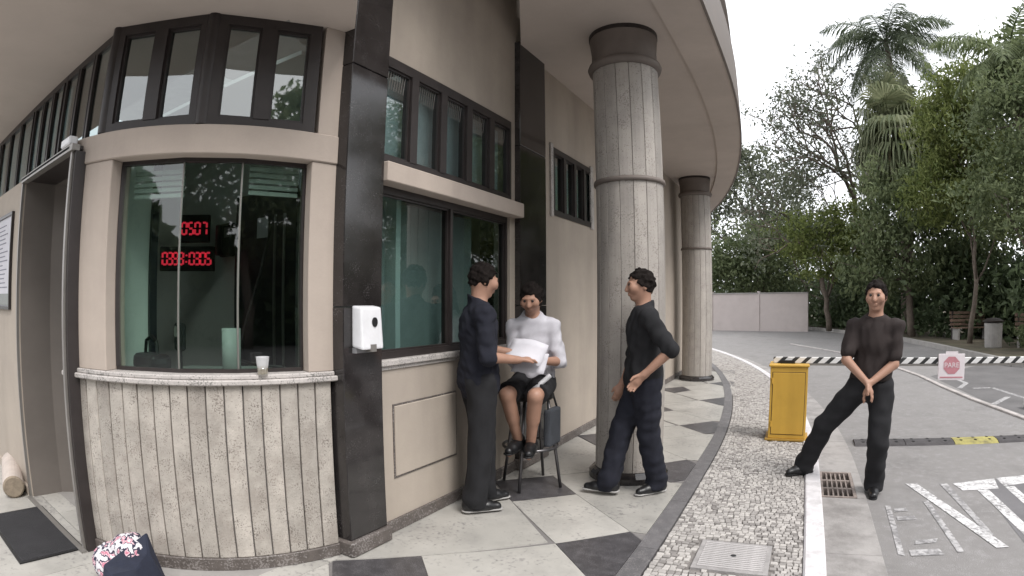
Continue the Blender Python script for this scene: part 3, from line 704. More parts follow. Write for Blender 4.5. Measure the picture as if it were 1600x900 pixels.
def lathed(name, loc, prof, mat, label, cat, seg=20):
    o = MB().lathe(prof, 0, 0, seg).build(name, mat, None, smooth=True, loc=loc); tag(o, label, cat); return o
lathed('paper_roll', (-2.83, 1.86, 1.075), [(0, 0), (.055, 0), (.055, .27), (.03, .27), (.03, .25), (0, .25)], M['blind'], 'tall grey paper roll standing on the desk behind the glass', 'paper roll')
bag = empty('black_bag', (-3.21, 1.53, 1.075)); tag(bag, 'small black handbag lying on the desk at the booth window', 'bag')
o = MB().box(-.15, .15, -.07, .07, 0, .12); o = o.build('pouch', M['leather'], bag, bevel=.05, seg=3)
MB().tube([(-.09, 0, .10), (-.07, 0, .19), (.0, 0, .22), (.07, 0, .19), (.09, 0, .10)], .011, 8).build('handle', M['leather'], bag)
mon = empty('payment_terminal', (-3.03, 1.63, 1.075)); tag(mon, 'dark card terminal on a stand on the booth desk', 'terminal')
MB().lathe([(0, 0), (.06, 0), (.055, .02), (.012, .03), (.012, .16), (0, .16)], 0, 0, 16).build('stand', M['black'], mon)
o = MB().box(-.045, .045, -.02, .02, .14, .3).build('head', M['black'], mon, bevel=.012)
MB().box(-.03, .03, -.024, -.02, .22, .28).build('screen', M['alu'], mon)
cab = MB().tube([(-3.72, 2.82, 2.1), (-3.70, 2.7, 1.7), (-3.62, 2.5, 1.3), (-3.4, 2.3, 1.09), (-3.1, 2.25, 1.083), (-2.9, 2.3, 1.083)], .012, 8).build('hanging_cable', M['black'], None, smooth=True); tag(cab, 'black cable hanging in front of the dark inner door', 'cable')

po = empty('framed_notice', (-5.33, YW, 1.8)); tag(po, 'framed printed notice hung on the plaster wall left of the door', 'notice')
MB().box(-.3, .3, -.012, -.002, -.36, .36).build('sheet', M['paper'], po)
o = MB()
for a, b, c, d in ((-.32, .32, .36, .385), (-.32, .32, -.385, -.36), (-.32, -.3, -.36, .36), (.3, .32, -.36, .36)): o.box(a, b, -.025, 0, c, d)
o.build('frame', M['frame'], po)
gtx = plain('grey_print', (.22, .22, .26, 1), .8)
for k in range(15):
    z = .3 - k * .036
    MB().box(-.26, -.26 + .2 + .3 * rng.random(), -.0145, -.0125, z - .008, z).build('print_line', gtx, po)
MB().box(-.3, .3, -.0145, -.0125, -.355, -.26).build('print_band', plain('grey_band', (.25, .26, .25, 1)), po)
wp = MB().box(-3.66, -3.49, YW - .04, YW + .02, 2.402, 2.455).build('emergency_light', M['white'], None, bevel=.008); tag(wp, 'small white box light fixed above the doorway', 'lamp')

# door mat, stone roll, bag with clothes
mat_ = empty('door_mat', (-3.97, .88, 0)); tag(mat_, 'black rubber mat on the floor in front of the doorway', 'mat')
MB().box(-.45, .45, -.21, .18, .001, .011).build('mat_field', M['rubber'], mat_, bevel=.003)
o = MB()
for a, b, c, d in ((-.47, .47, -.23, -.21), (-.47, .47, .18, .2), (-.47, -.45, -.21, .18), (.45, .47, -.21, .18)): o.box(a, b, c, d, .001, .009)
o.build('mat_edge', M['black'], mat_)
lg = MB(); prof = [(.0, 0), (.075, 0), (.088, .012), (.09, .05), (.09, .8), (.08, .82), (0, .82)]
lg.lathe(prof[2:], 0, 0, 24); lg = lg.build('stone_roll', surf('pinkish_roll', (.46, .40, .36, 1), var=.12, scale=9, rough=.85, bump=.2), None, smooth=False); MB().lathe(prof[:3], 0, 0, 24).build('end_face', surf('roll_end', (.25, .205, .155, 1), var=.25, scale=18, rough=.9, bump=.4), lg); lg.rotation_euler = (0, rad(-90), rad(-12)); lg.location = (-4.74, .94, .09)
tag(lg, 'beige cylindrical roll lying on the floor against the wall', 'roll')

def cloth_lump(seed, rx, ry, rz, n=28, amp=.18):
    r = np.random.default_rng(seed); ph = r.random((9, 3)) * 6.28; fr = r.normal(size=(9, 3)) * 3.2
    v = []; f = []
    for i in range(n + 1):
        th = math.pi * i / n
        for j in range(2 * n):
            p = 2 * math.pi * j / (2 * n); d = np.array([math.sin(th) * math.cos(p), math.sin(th) * math.sin(p), math.cos(th)])
            w = sum(math.sin(float(fr[k] @ d) + ph[k][0]) for k in range(9)) / 9; w2 = sum(abs(math.sin(float(2.3 * fr[k] @ d) + ph[k][1])) for k in range(9)) / 9
            q = 1 + amp * w + amp * .9 * (w2 - .6); z = d[2] * rz * q
            v.append((d[0] * rx * q, d[1] * ry * q, max(z, -rz * .8)))
    for i in range(n):
        for j in range(2 * n): f.append((i * 2 * n + j, (i + 1) * 2 * n + j, (i + 1) * 2 * n + (j + 1) % (2 * n), i * 2 * n + (j + 1) % (2 * n)))
    return v, f
mfl, n_, l_, p_ = newmat('floral_cloth')
tc = n_.new('ShaderNodeTexCoord'); vo = n_.new('ShaderNodeTexVoronoi'); vo.inputs['Scale'].default_value = 20; l_.new(tc.outputs['Object'], vo.inputs['Vector'])
nz = n_.new('ShaderNodeTexNoise'); nz.inputs['Scale'].default_value = 26; l_.new(tc.outputs['Object'], nz.inputs['Vector'])
rp = rampn(n_, [(0.0, (.62, .60, .62, 1)), (.42, (.62, .58, .60, 1)), (.5, (.45, .16, .22, 1)), (.56, (.62, .42, .46, 1)), (.62, (.03, .025, .05, 1)), (.72, (.6, .58, .6, 1))]); rp.color_ramp.interpolation = 'CONSTANT'
mx = n_.new('ShaderNodeMath'); mx.operation = 'MULTIPLY_ADD'; l_.new(vo.outputs['Distance'], mx.inputs[0]); mx.inputs[1].default_value = .35; l_.new(nz.outputs['Fac'], mx.inputs[2]); l_.new(mx.outputs[0], rp.inputs['Fac']); l_.new(rp.outputs['Color'], p_.inputs['Base Color']); p_.inputs['Roughness'].default_value = .9
bgc = empty('tote_bag', (-2.88, 1.11, 0)); tag(bgc, 'dark blue tote bag with flowered cloth bulging out, set down by the booth', 'bag')
v, f = cloth_lump(3, .17, .13, .115); mob('flowered_cloth', [(a - .06, b - .03, c + .11) for a, b, c in v], f, mfl, bgc, True)
v, f = cloth_lump(8, .12, .10, .085); mob('flowered_cloth', [(a + .0, b + .03, c + .20) for a, b, c in v], f, mfl, bgc, True)
mnv = surf('navy_canvas', (.018, .022, .04, 1), var=.3, scale=8, rough=.8, bump=.3, bscale=40)
o = MB(); A_ = [(.06, .14), (.13, .02), (.16, -.12), (.10, -.2)]; 
o.add([(.03, .2, 0), (.2, .14, 0), (.26, -.02, 0), (.2, -.2, 0), (.08, -.22, 0), (.06, .12, .30), (.13, .08, .2), (.19, -.04, .17), (.14, -.16, .16), (.09, -.17, .2)],
      [(0, 1, 6, 5), (1, 2, 7, 6), (2, 3, 8, 7), (3, 4, 9, 8), (4, 0, 5, 9), (5, 6, 7, 8, 9), (4, 3, 2, 1, 0)])
tb = o.build('bag_side', mnv, bgc, bevel=.012, seg=2)

# ------------------------------------------------------------------ barrier, road markings, bump
bar = empty('barrier_gate', (-0.065, 6.45, 0)); tag(bar, 'yellow boom barrier cabinet with black and white striped arm across the lane', 'barrier')
MB().box(-.205, .205, -.165, .165, .02, .80).build('cabinet', M['yellow'], bar, bevel=.008, seg=2)
MB().box(-.181, .181, -.1665, -.1652, .064, .746).build('door_gap', M['black'], bar)
MB().box(-.175, .175, -.171, -.165, .07, .74).build('cabinet_door', M['yellow'], bar, bevel=.003)
for zz in (.15, .62): MB().tube([(-.18, -.172, zz), (-.18, -.172, zz + .06)], .008, 8).build('hinge', M['yellow'], bar)
MB().box(-.22, .22, -.18, .18, .80, .825).build('cabinet_lid', M['yellow'], bar, bevel=.006)
MB().box(-.235, .235, -.19, .19, 0, .02).build('base_plate', plain('yellow_base', (.4, .24, .05, 1)), bar)
MB().box(.12, .165, -.182, -.1712, .56, .70).build('lock_plate', plain('dark_lock', (.12, .07, .03, 1)), bar, bevel=.004)
MB().lathe([(0, 0), (.012, 0), (.012, .02), (0, .02)], 0, 0, 10).build('lock', M['black'], bar); k = bar.children[-1]; k.rotation_euler = (rad(90), 0, 0); k.location = (.145, -.182, .63)
for sx in (-.22, .22):
    MB().lathe([(0, .02), (.012, .02), (.012, .04), (0, .04)], 0, 0, 8).build('bolt', M['black'], bar); bar.children[-1].location = (sx, -.175, 0)
MB().box(-.10, .06, -.06, .06, .825, .86).build('arm_bracket', M['black'], bar)
mst, n_, l_, p_ = newmat('striped_arm_paint')
tc = n_.new('ShaderNodeTexCoord'); sp = n_.new('ShaderNodeSeparateXYZ'); l_.new(tc.outputs['Object'], sp.inputs[0])
m1 = n_.new('ShaderNodeMath'); m1.operation = 'MULTIPLY_ADD'; l_.new(sp.outputs['Z'], m1.inputs[0]); m1.inputs[1].default_value = -1.1; l_.new(sp.outputs['X'], m1.inputs[2])
m2 = n_.new('ShaderNodeMath'); m2.operation = 'MULTIPLY'; l_.new(m1.outputs[0], m2.inputs[0]); m2.inputs[1].default_value = 1 / .132
m3 = n_.new('ShaderNodeMath'); m3.operation = 'FRACT'; l_.new(m2.outputs[0], m3.inputs[0])
rp = rampn(n_, [(0, (.03, .03, .03, 1)), (.42, (.70, .69, .68, 1))]); rp.color_ramp.interpolation = 'CONSTANT'; l_.new(m3.outputs[0], rp.inputs['Fac']); l_.new(rp.outputs['Color'], p_.inputs['Base Color']); p_.inputs['Roughness'].default_value = .5
MB().box(-.18, 4.4, -.022, .022, .828, .893).build('arm', mst, bar, bevel=.004)
MB().box(-.18, 4.4, -.026, .026, .806, .828).build('arm_rail', M['alu'], bar)
sg = empty('stop_sign', (1.735, 6.40, .66)); tag(sg, 'small white square sign with red disc reading PARE hung on the barrier arm', 'sign')
MB().box(-.15, .15, -.006, .006, 0, .275).build('plate', M['signwhite'], sg, bevel=.003)
o = MB(); oc = [(.098 * math.cos(rad(22.5 + 45 * k)), .098 * math.sin(rad(22.5 + 45 * k)) + .155) for k in range(8)]
o.add([(a, -.0085, b) for a, b in oc], [tuple(range(8))]).build('red_disc', M['redsign'], sg)
MB().box(-.13, .13, -.0085, -.0065, .022, .036).build('red_line', M['redsign'], sg)
MB().box(-.07, .07, -.004, .004, .275, .30).build('clip', M['signwhite'], sg)
def text(name, s, size, mat, parent, loc, rot, ext=.001):
    cu = bpy.data.curves.new(name, 'FONT'); cu.body = s; cu.size = size; cu.align_x = 'CENTER'; cu.align_y = 'CENTER'; cu.extrude = ext
    t = bpy.data.objects.new(name, cu); C.objects.link(t)
    me = bpy.data.meshes.new_from_object(t.evaluated_get(bpy.context.evaluated_depsgraph_get()))
    bpy.data.objects.remove(t); me.materials.clear(); me.materials.append(mat)
    o = link(name, me, parent, loc); o.rotation_euler = rot; return o
text('lettering', 'PARE', .075, M['signwhite'], sg, (0, -.0095, .155), (rad(90), 0, 0))

# speed bump of bolted rubber blocks
bump = empty('speed_bump', (0, 6.72, RZ)); tag(bump, 'low black rubber speed bump with one yellow block across the lane', 'speed bump')
yb = surf('worn_yellow_rubber', (.36, .32, .11, 1), var=.2, scale=10, rough=.8, bump=.3, stain=(.11, .10, .07, 1), stain_scale=8, stain_amt=.9)
bb = surf('dusty_black_rubber', (.075, .07, .072, 1), var=.3, scale=8, rough=.9, bump=.4, bscale=80)
def bump_block(x0, x1, mt):
    v = []; prof = [(-.16, .001), (-.125, .018), (-.06, .030), (.06, .030), (.125, .018), (.16, .001)]
    for x in (x0, x1):
        for y, z in prof: v.append((x, y + (x - 1) * .12, z))
    f = [(i, i + 1, 7 + i, 6 + i) for i in range(5)] + [tuple(range(5, -1, -1)), tuple(range(6, 12))]
    mob('rubber_block', v, f, mt, bump)
    for k in range(3):
        for yy in (-.06, .06):
            x = x0 + (x1 - x0) * (k + .5) / 3
            o = MB().lathe([(0, .0315), (.02, .0315), (.02, .0300)], 0, 0, 8).build('bolt', M['black'], bump); o.location = (x, yy + (x - 1) * .12, .001)
xb = [.72, 1.32, 1.92, 2.48, 3.08, 3.6]
for i in range(5): bump_block(xb[i] + .004, xb[i + 1] - .004, yb if i == 2 else bb)

# painted letters ENTR... (the word runs on out of the picture) and lane lines
def road_poly(name, polys, mat, z=.004, parent=road):
    o = MB()
    for p in polys:
        a = sum(p[i][0] * p[(i + 1) % len(p)][1] - p[(i + 1) % len(p)][0] * p[i][1] for i in range(len(p)))
        o.add([(x, y, RZ + z) for x, y in (p if a > 0 else p[::-1])], [tuple(range(len(p)))])
    return o.build(name, mat, parent)
K = 1.067
def sc(ps): return [(x * K, y * K) for x, y in ps]
road_poly('painted_letter_e', [sc([(.72, 3.42), (.76, 3.40), (.79, 4.3), (.75, 4.3)]), sc([(.80, 3.40), (1.02, 3.43), (1.0, 3.52), (.80, 3.49)]), sc([(.85, 3.58), (1.0, 3.62), (1.03, 3.69), (.87, 3.64)]), sc([(.80, 4.0), (.95, 4.03), (.94, 4.1), (.80, 4.08)]), sc([(.80, 4.17), (.91, 4.2), (.9, 4.26), (.81, 4.24)])], M['paint_thin'])
road_poly('painted_letter_n', [sc([(1.065, 4.42), (1.115, 4.44), (1.155, 3.48), (1.11, 3.46)]), sc([(1.30, 4.88), (1.37, 4.88), (1.435, 3.75), (1.39, 3.73)])], M['paint_thin'])
road_poly('painted_letter_n', [sc([(1.0, 4.86), (1.1, 4.86), (1.475, 3.54), (1.385, 3.53)])], M['paint'], .005)
road_poly('painted_letter_t', [sc([(1.42, 4.88), (1.84, 5.02), (1.79, 4.74), (1.46, 4.69)]), sc([(1.59, 4.70), (1.69, 4.72), (1.75, 3.62), (1.66, 3.60)])], M['paint'])
road_poly('painted_letter_r', [sc([(1.86, 5.03), (2.3, 5.14), (2.26, 4.93), (1.86, 4.8)]), sc([(1.86, 4.78), (1.95, 4.8), (1.98, 3.7), (1.90, 3.68)]), sc([(2.22, 4.92), (2.32, 4.94), (2.33, 4.4), (2.24, 4.38)]), sc([(1.96, 4.4), (2.3, 4.44), (2.3, 4.28), (1.96, 4.24)]), sc([(2.06, 4.22), (2.16, 4.22), (2.38, 3.75), (2.29, 3.72)])], M['paint'])
road_poly('repair_patch', [[(1.7, 3.4), (3.4, 3.4), (3.4, 5.6), (1.75, 5.3)]], surf('dark_asphalt_patch', (.15, .145, .15, 1), var=.15, scale=3, rough=.9, bump=.4, bscale=150), .002)
lane = [(3.55, 7.0), (3.33, 8.1), (3.04, 9.72), (2.88, 11.1), (2.76, 12.8), (2.3, 15.5), (1.4, 18.5), (-.2, 22)]
def ribbon(pl, w):
    out = []
    for i in range(len(pl) - 1):
        (x0, y0), (x1, y1) = pl[i], pl[i + 1]; L = math.hypot(x1 - x0, y1 - y0); nx, ny = (y1 - y0) / L * w / 2, -(x1 - x0) / L * w / 2
        out.append([(x0 - nx, y0 - ny), (x0 + nx, y0 + ny), (x1 + nx, y1 + ny), (x1 - nx, y1 - ny)])
    return out
lk = empty('lane_kerb'); tag(lk, kind='structure')
for i, q in enumerate(ribbon(lane, .10)): MB().prism(q, RZ - .02, RZ + .03).build('kerb_stone', M['kerb_dull'], lk, bevel=.008)
road_poly('bay_line', ribbon([(3.43, 11.0), (3.83, 11.05), (4.02, 9.85), (4.6, 8.0)], .1), M['paint_thin'])
road_poly('bay_line', ribbon([(3.26, 9.28), (3.78, 10.0)], .1), M['paint_thin'])
road_poly('bay_line', ribbon([(3.15, 11.0), (3.5, 11.7), (3.4, 13)], .1), M['paint_thin'])
road_poly('darker_lane', [[(3.7, 7.0), (12, 5), (12, 14), (5.0, 15.2), (3.0, 12.8), (3.2, 9.7)]], surf('darker_asphalt', (.13, .125, .125, 1), var=.2, scale=1.4, rough=.9, bump=.4, bscale=150), .002)
wb = empty('wheel_stop', (3.72, 8.85, RZ)); tag(wb, 'small white rounded concrete block at the edge of the side lane', 'wheel stop')
MB().box(-.08, .14, -.12, .12, 0, .16).build('block', M['kerb'], wb, bevel=.05, seg=3)
MB().box(.14, .5, -.1, .1, 0, .1).build('foot', M['kerb'], wb, bevel=.03, seg=2)

# ------------------------------------------------------------------ people: smooth bodies from blended rounded cones, meshed with surface nets
class Field:
    def __init__(s, lo, hi, h):
        s.h = h; s.lo = np.array(lo, float); s.n = np.ceil((np.array(hi) - s.lo) / h).astype(int) + 1
        s.F = np.full(s.n, 0.08, np.float32)
    def _sub(s, lo, hi, pad):
        i0 = np.clip(np.floor((lo - pad - s.lo) / s.h).astype(int), 0, s.n); i1 = np.clip(np.ceil((hi + pad - s.lo) / s.h).astype(int) + 1, 0, s.n)
        if (i1 <= i0).any(): return None
        ax = [s.lo[k] + s.h * np.arange(i0[k], i1[k]) for k in range(3)]
        X, Y, Z = np.meshgrid(*ax, indexing='ij'); return tuple(slice(i0[k], i1[k]) for k in range(3)), np.stack([X, Y, Z], -1).astype(np.float32)
    def _put(s, sl, d, k):
        A = s.F[sl]
        if k <= 0: s.F[sl] = np.minimum(A, d); return
        hh = np.clip(.5 + .5 * (A - d) / k, 0, 1); s.F[sl] = A * (1 - hh) + d * hh - k * hh * (1 - hh)
    def cone(s, a, b, ra, rb, k=.02, flat=None):
        """rounded cone; flat=(unit axis, factor) squeezes it along an axis"""
        a = np.array(a, float); b = np.array(b, float); r = max(ra, rb)
        q = s._sub(np.minimum(a, b) - r, np.maximum(a, b) + r, .05)
        if q is None: return
        sl, P = q; pa = P - a; ba = b - a
        if flat is not None:
            u, fac = np.array(flat[0], float), flat[1]
            pa = pa + (pa @ u)[..., None] * u * (fac - 1); ba = ba + (ba @ u) * u * (fac - 1)
        t = np.clip((pa @ ba) / max(ba @ ba, 1e-9), 0, 1)
        d = np.linalg.norm(pa - t[..., None] * ba, axis=-1) - (ra + (rb - ra) * t)
        if flat is not None: d = d * .75
        s._put(sl, d.astype(np.float32), k)
    def ell(s, c, rad3, rot, k=.02):
        c = np.array(c, float); rad3 = np.array(rad3, float); r = rad3.max(); q = s._sub(c - r, c + r, .05)
        if q is None: return
        sl, P = q; L = (P - c) @ np.array(rot).astype(np.float32)       # columns of rot = local axes
        k0 = np.linalg.norm(L / rad3, axis=-1); k1 = np.linalg.norm(L / (rad3 ** 2), axis=-1) + 1e-6
        s._put(sl, (k0 * (k0 - 1) / k1).astype(np.float32), k)
    def cut(s, n, p):                                                   # keep the side where n.(x-p) < 0
        n = np.array(n, float); n /= np.linalg.norm(n); p = np.array(p, float)
        ax = [s.lo[k] + s.h * np.arange(s.n[k]) for k in range(3)]
        d = (ax[0][:, None, None] - p[0]) * n[0] + (ax[1][None, :, None] - p[1]) * n[1] + (ax[2][None, None, :] - p[2]) * n[2]
        s.F = np.maximum(s.F, d.astype(np.float32))
    def wrinkle(s, amp, fr, seed):
        r = np.random.default_rng(seed); ax = [s.lo[k] + s.h * np.arange(s.n[k]) for k in range(3)]
        w = 0
        def wave():
            v = r.normal(size=3) * fr * .8; return np.sin(ax[0][:, None, None] * v[0] + ax[1][None, :, None] * v[1] + ax[2][None, None, :] * v[2] + r.random() * 6.28)
        for _ in range(6): w = w + wave() * wave()
        s.F = s.F + (amp * w / 2.2).astype(np.float32)
    def mesh(s):
        F = s.F; sg = F < 0; n = F.shape
        c = np.zeros(tuple(k - 1 for k in n), np.int8)
        for i in (0, 1):
            for j in (0, 1):
                for k in (0, 1): c += sg[i:n[0] - 1 + i, j:n[1] - 1 + j, k:n[2] - 1 + k]
        I = np.argwhere((c > 0) & (c < 8)); idx = np.full(c.shape, -1, np.int64); idx[tuple(I.T)] = np.arange(len(I))
        acc = np.zeros((len(I), 3)); cnt = np.zeros(len(I))
        cor = [(i, j, k) for i in (0, 1) for j in (0, 1) for k in (0, 1)]
        val = {o: F[I[:, 0] + o[0], I[:, 1] + o[1], I[:, 2] + o[2]] for o in cor}
        for o in cor:
            for ax in range(3):
                if o[ax]: continue
                q = list(o); q[ax] = 1; q = tuple(q); A, B = val[o], val[q]; m = (A < 0) != (B < 0)
                t = np.where(m, A / np.where(m, A - B, 1), 0); pos = np.tile(np.array(o, float), (len(I), 1)); pos[:, ax] = t
                acc += pos * m[:, None]; cnt += m
        V = s.lo + s.h * (I + acc / cnt[:, None]); Q = []
        for ax in range(3):
            sl0 = [slice(None)] * 3; sl1 = [slice(None)] * 3; sl0[ax] = slice(0, -1); sl1[ax] = slice(1, None)
            a, b = sg[tuple(sl0)], sg[tuple(sl1)]; E = np.argwhere(a != b); o1, o2 = [(1, 2), (2, 0), (0, 1)][ax]
            ok = (E[:, o1] > 0) & (E[:, o2] > 0) & (E[:, o1] < n[o1] - 1) & (E[:, o2] < n[o2] - 1); E = E[ok]
            if not len(E): continue
            inside = a[tuple(E.T)]
            def cell(d1, d2):
                q = E.copy(); q[:, o1] += d1; q[:, o2] += d2; return idx[tuple(q.T)]
            q = np.stack([cell(-1, -1), cell(0, -1), cell(0, 0), cell(-1, 0)], 1); q[~inside] = q[~inside][:, ::-1]; Q.append(q)
        return V, np.concatenate(Q)
def sdf_obj(name, fld, mat, parent=None, smooth_it=1):
    V, Q = fld.mesh()
    me = bpy.data.meshes.new(name); me.vertices.add(len(V)); me.vertices.foreach_set('co', V.astype(np.float32).ravel())
    me.loops.add(Q.size); me.loops.foreach_set('vertex_index', Q.astype(np.int32).ravel())
    me.polygons.add(len(Q)); me.polygons.foreach_set('loop_start', np.arange(0, Q.size, 4, dtype=np.int32)); me.polygons.foreach_set('loop_total', np.full(len(Q), 4, np.int32))
    me.polygons.foreach_set('use_smooth', [True] * len(Q)); me.update(calc_edges=True); me.validate()
    me.materials.append(mat); o = bpy.data.objects.new(name, me); C.objects.link(o)
    if parent is not None: o.parent = parent
    return o

def ik(a, b, l1, l2, pole):
    a, b, pole = (np.array(v, float) for v in (a, b, pole)); d = b - a; L = np.linalg.norm(d); u = d / L
    if L > (l1 + l2) * .998: L = (l1 + l2) * .998; b = a + u * L
    x = (l1 * l1 - l2 * l2 + L * L) / (2 * L); y = math.sqrt(max(l1 * l1 - x * x, 0)); p = pole - (pole @ u) * u; p /= np.linalg.norm(p) + 1e-9
    return a + u * x + p * y, b

def person(label, H, pelvis, yaw, feet, hands, head_yaw=0, head_pitch=0, lean=(0, 0), shirt='black_cloth', trousers='black_cloth', hem=.42, sleeve='short', legs='long',
           knee_pole=None, elbow_pole=(None, None), hand_dir=(None, None), build=1.0, hair='short', seed=1, shoes=True, skin=None, shoulder_yaw=0, belt=False, hand_curl=.5, foot_pitch=0.0):
    """pelvis = world point of the hip centre; feet = ((ankle xyz, toe yaw) left, right); hands = (wrist xyz left, right)"""
    skin = skin or M['skin']
    def basis(y): return np.array([math.cos(y), math.sin(y), 0]), np.array([-math.sin(y), math.cos(y), 0])      # forward, left
    fw, lf = basis(yaw); fs, ls = basis(yaw + shoulder_yaw); up = np.array([0, 0, 1.])
    pel = np.array(pelvis, float)
    spine = up * 1.0 + fw * lean[0] + lf * lean[1]; spine /= np.linalg.norm(spine)
    chest = pel + spine * .20 * H; neck = pel + spine * .305 * H; shc = pel + spine * .292 * H
    hd = neck + spine * .036 * H; fh, lh = basis(yaw + head_yaw)
    fh = fh * math.cos(head_pitch) + up * math.sin(head_pitch); uh = np.cross(fh, lh)
    hc = hd + spine * .035 * H + uh * .045 * H + fh * .014 * H                 # head centre
    sh = [shc - spine * .022 + ls * .100 * H * build, shc - spine * .022 - ls * .100 * H * build]
    hip = [pel + lf * .052 * H, pel - lf * .052 * H]
    th, shn, ua, fa = .245 * H, .243 * H, .168 * H, .150 * H
    knee, ank = [], []
    for i in (0, 1):
        kp = knee_pole[i] if knee_pole else fw + (lf if i == 0 else -lf) * .12
        k_, a_ = ik(hip[i], feet[i][0], th, shn, kp); knee.append(k_); ank.append(a_)
    elb, wri = [], []
    for i in (0, 1):
        p = elbow_pole[i] if elbow_pole[i] is not None else (-fs + (ls if i == 0 else -ls) * .5 - up * .3)
        e_, w_ = ik(sh[i], hands[i], ua, fa, p); elb.append(e_); wri.append(w_)
    pts = np.array([hc + .16, hc - .16, *ank, *wri, *knee, *elb, *sh, pel])
    lo, hi = pts.min(0) - .22, pts.max(0) + .22
    h = .0075
    hs = H / 7.35                                                                # head height
    Rh = np.stack([fh, lh, uh], 1)
    B = Field(lo, hi, h)
    # head: cranium, jaw, face features
    B.ell(hc + uh * .012 - fh * .008, (.50 * hs * .82, .335 * hs, .40 * hs), Rh, .0)
    B.ell(hc - uh * .17 * hs + fh * .09 * hs, (.30 * hs, .27 * hs, .33 * hs), Rh, .03)
    B.ell(hc - uh * .43 * hs + fh * .24 * hs, (.10 * hs, .12 * hs, .07 * hs), Rh, .03)               # chin
    B.cone(hc + fh * .40 * hs + uh * .02 * hs, hc + fh * .455 * hs - uh * .14 * hs, .012, .018, .012)   # nose
    B.ell(hc + fh * .385 * hs - uh * .27 * hs, (.012, .026, .007), Rh, .008); B.ell(hc + fh * .375 * hs - uh * .315 * hs, (.012, .022, .008), Rh, .008)   # lips
    B.ell(hc + fh * .36 * hs + uh * .10 * hs, (.014, .055, .008), Rh, .014)                                # brow
    for s_ in (1, -1):
        B.ell(hc + s_ * lh * .335 * hs - uh * .05 * hs - fh * .02, (.018, .008, .032), Rh, .006)          # ear
        B.ell(hc + s_ * lh * .20 * hs - uh * .10 * hs + fh * .29 * hs, (.03, .028, .03), Rh, .03)         # cheek
    B.cone(neck - spine * .03, hc - uh * .22 * hs - fh * .02, .060 * H / 1.72, .056 * H / 1.72, .03)
    # trunk
    Rt = np.stack([fs, ls, spine], 1); Rp = np.stack([fw, lf, spine], 1)
    B.ell(chest + spine * .01, (.102 * build, .146 * build, .205), Rt, .03)
    B.ell(pel + spine * .075 * H, (.110 * build, .145 * build, .13), Rp, .05)
    B.ell(pel + spine * .01, (.115 * build, .162 * build, .12), Rp, .05)
    B.cone(sh[0], sh[1], .047 * build, .047 * build, .04)
    B.cone(shc + ls * .05, neck + spine * .03, .044, .046, .03); B.cone(shc - ls * .05, neck + spine * .03, .044, .046, .03)
    for i in (0, 1):
        B.cone(hip[i], knee[i], .085 * build, .056, .04); B.cone(knee[i], ank[i], .054, .037, .02)
        B.cone(knee[i] + (ank[i] - knee[i]) * .12 - fw * .012, knee[i] + (ank[i] - knee[i]) * .5 - fw * .01, .045, .045, .03)   # calf
        ty = feet[i][1]; ft, _ = basis(ty); ft = ft + up * foot_pitch
        B.cone(ank[i] - ft * .03 - up * .045, ank[i] + ft * .15 - up * .058, .034, .024, .02)
        B.cone(sh[i], elb[i], .042 * build, .039, .03); B.cone(elb[i], wri[i], .041, .027, .015)
    # hands: palm, four fingers, thumb
    for i in (0, 1):
        hd_ = hand_dir[i] if hand_dir[i] is not None else wri[i] - elb[i]
        hd_ = np.array(hd_, float); hd_ /= np.linalg.norm(hd_)
        side = np.cross(hd_, fs); side = side / (np.linalg.norm(side) + 1e-9)
        side = fs - (fs @ hd_) * hd_; side /= np.linalg.norm(side) + 1e-9       # thumb side faces forward
        nrm = np.cross(hd_, side) * (1 if i == 0 else -1)                         # back of the hand faces outwards
        w = wri[i]; palm = w + hd_ * .085
        B.cone(w, palm - hd_ * .01, .028, .036, .02, flat=(nrm, 1.9))
        for q in range(4):
            base = palm + side * (.028 - .019 * q) ; ln = (.040, .046, .043, .033)[q]
            c1 = base + hd_ * ln - nrm * .010 * hand_curl * 2; c2 = c1 + hd_ * ln * (.75 - .4 * hand_curl) - nrm * .035 * hand_curl
            B.cone(base - hd_ * .02, c1, .0098, .009, .004); B.cone(c1, c2, .009, .0078, .002)
        t0 = w + hd_ * .03 + side * .024; t1 = t0 + hd_ * .035 + side * .024 - nrm * .01; t2 = t1 + hd_ * .03 + side * .002 - nrm * .012
        B.cone(t0, t1, .014, .011, .01); B.cone(t1, t2, .011, .009, .002)
    body = sdf_obj('person', B, skin); tag(body, label, 'person', 'people at the gatehouse')
    # eyes
    for s_ in (1, -1):
        e = MB(); rr = .0125
        e.lathe([(rr * math.sin(math.pi * k / 6) + 1e-5, rr * math.cos(math.pi * k / 6)) for k in range(7)], 0, 0, 10)
        c = hc + fh * .375 * hs + s_ * lh * .135 * hs + uh * .02 * hs
        eo = e.build('eye', M['black'], body, smooth=True); eo.location = tuple(c)
    # hair
    Hf = Field(hc - .2, hc + .2, .006)
    Hf.ell(hc + uh * .018 - fh * .012, (.50 * hs * .82 + .010, .335 * hs + .011, .40 * hs + .013), Rh, 0)
    if hair == 'long':
        Hf.cone(hc - fh * .05, hc - fh * .07 - uh * .15, .075, .05, .04, flat=None)
        Hf.cut(fh + uh * -.35, hc + fh * .055)
    else:
        Hf.cut(fh * .80 - uh * .60, hc + fh * .050 + uh * .035); Hf.cut(-uh + fh * .5, hc - uh * .045 - fh * .02)
    Hf.wrinkle(.009, 80, seed); sdf_obj('hair', Hf, M['hair'], body)
    # trousers or shorts
    T = Field(lo, hi, .009); hemz = hem
    T.ell(pel + spine * .01, (.128 * build, .172 * build, .13), Rp, 0); T.ell(pel + spine * .06 * H, (.118 * build, .155 * build, .1), Rp, .04)
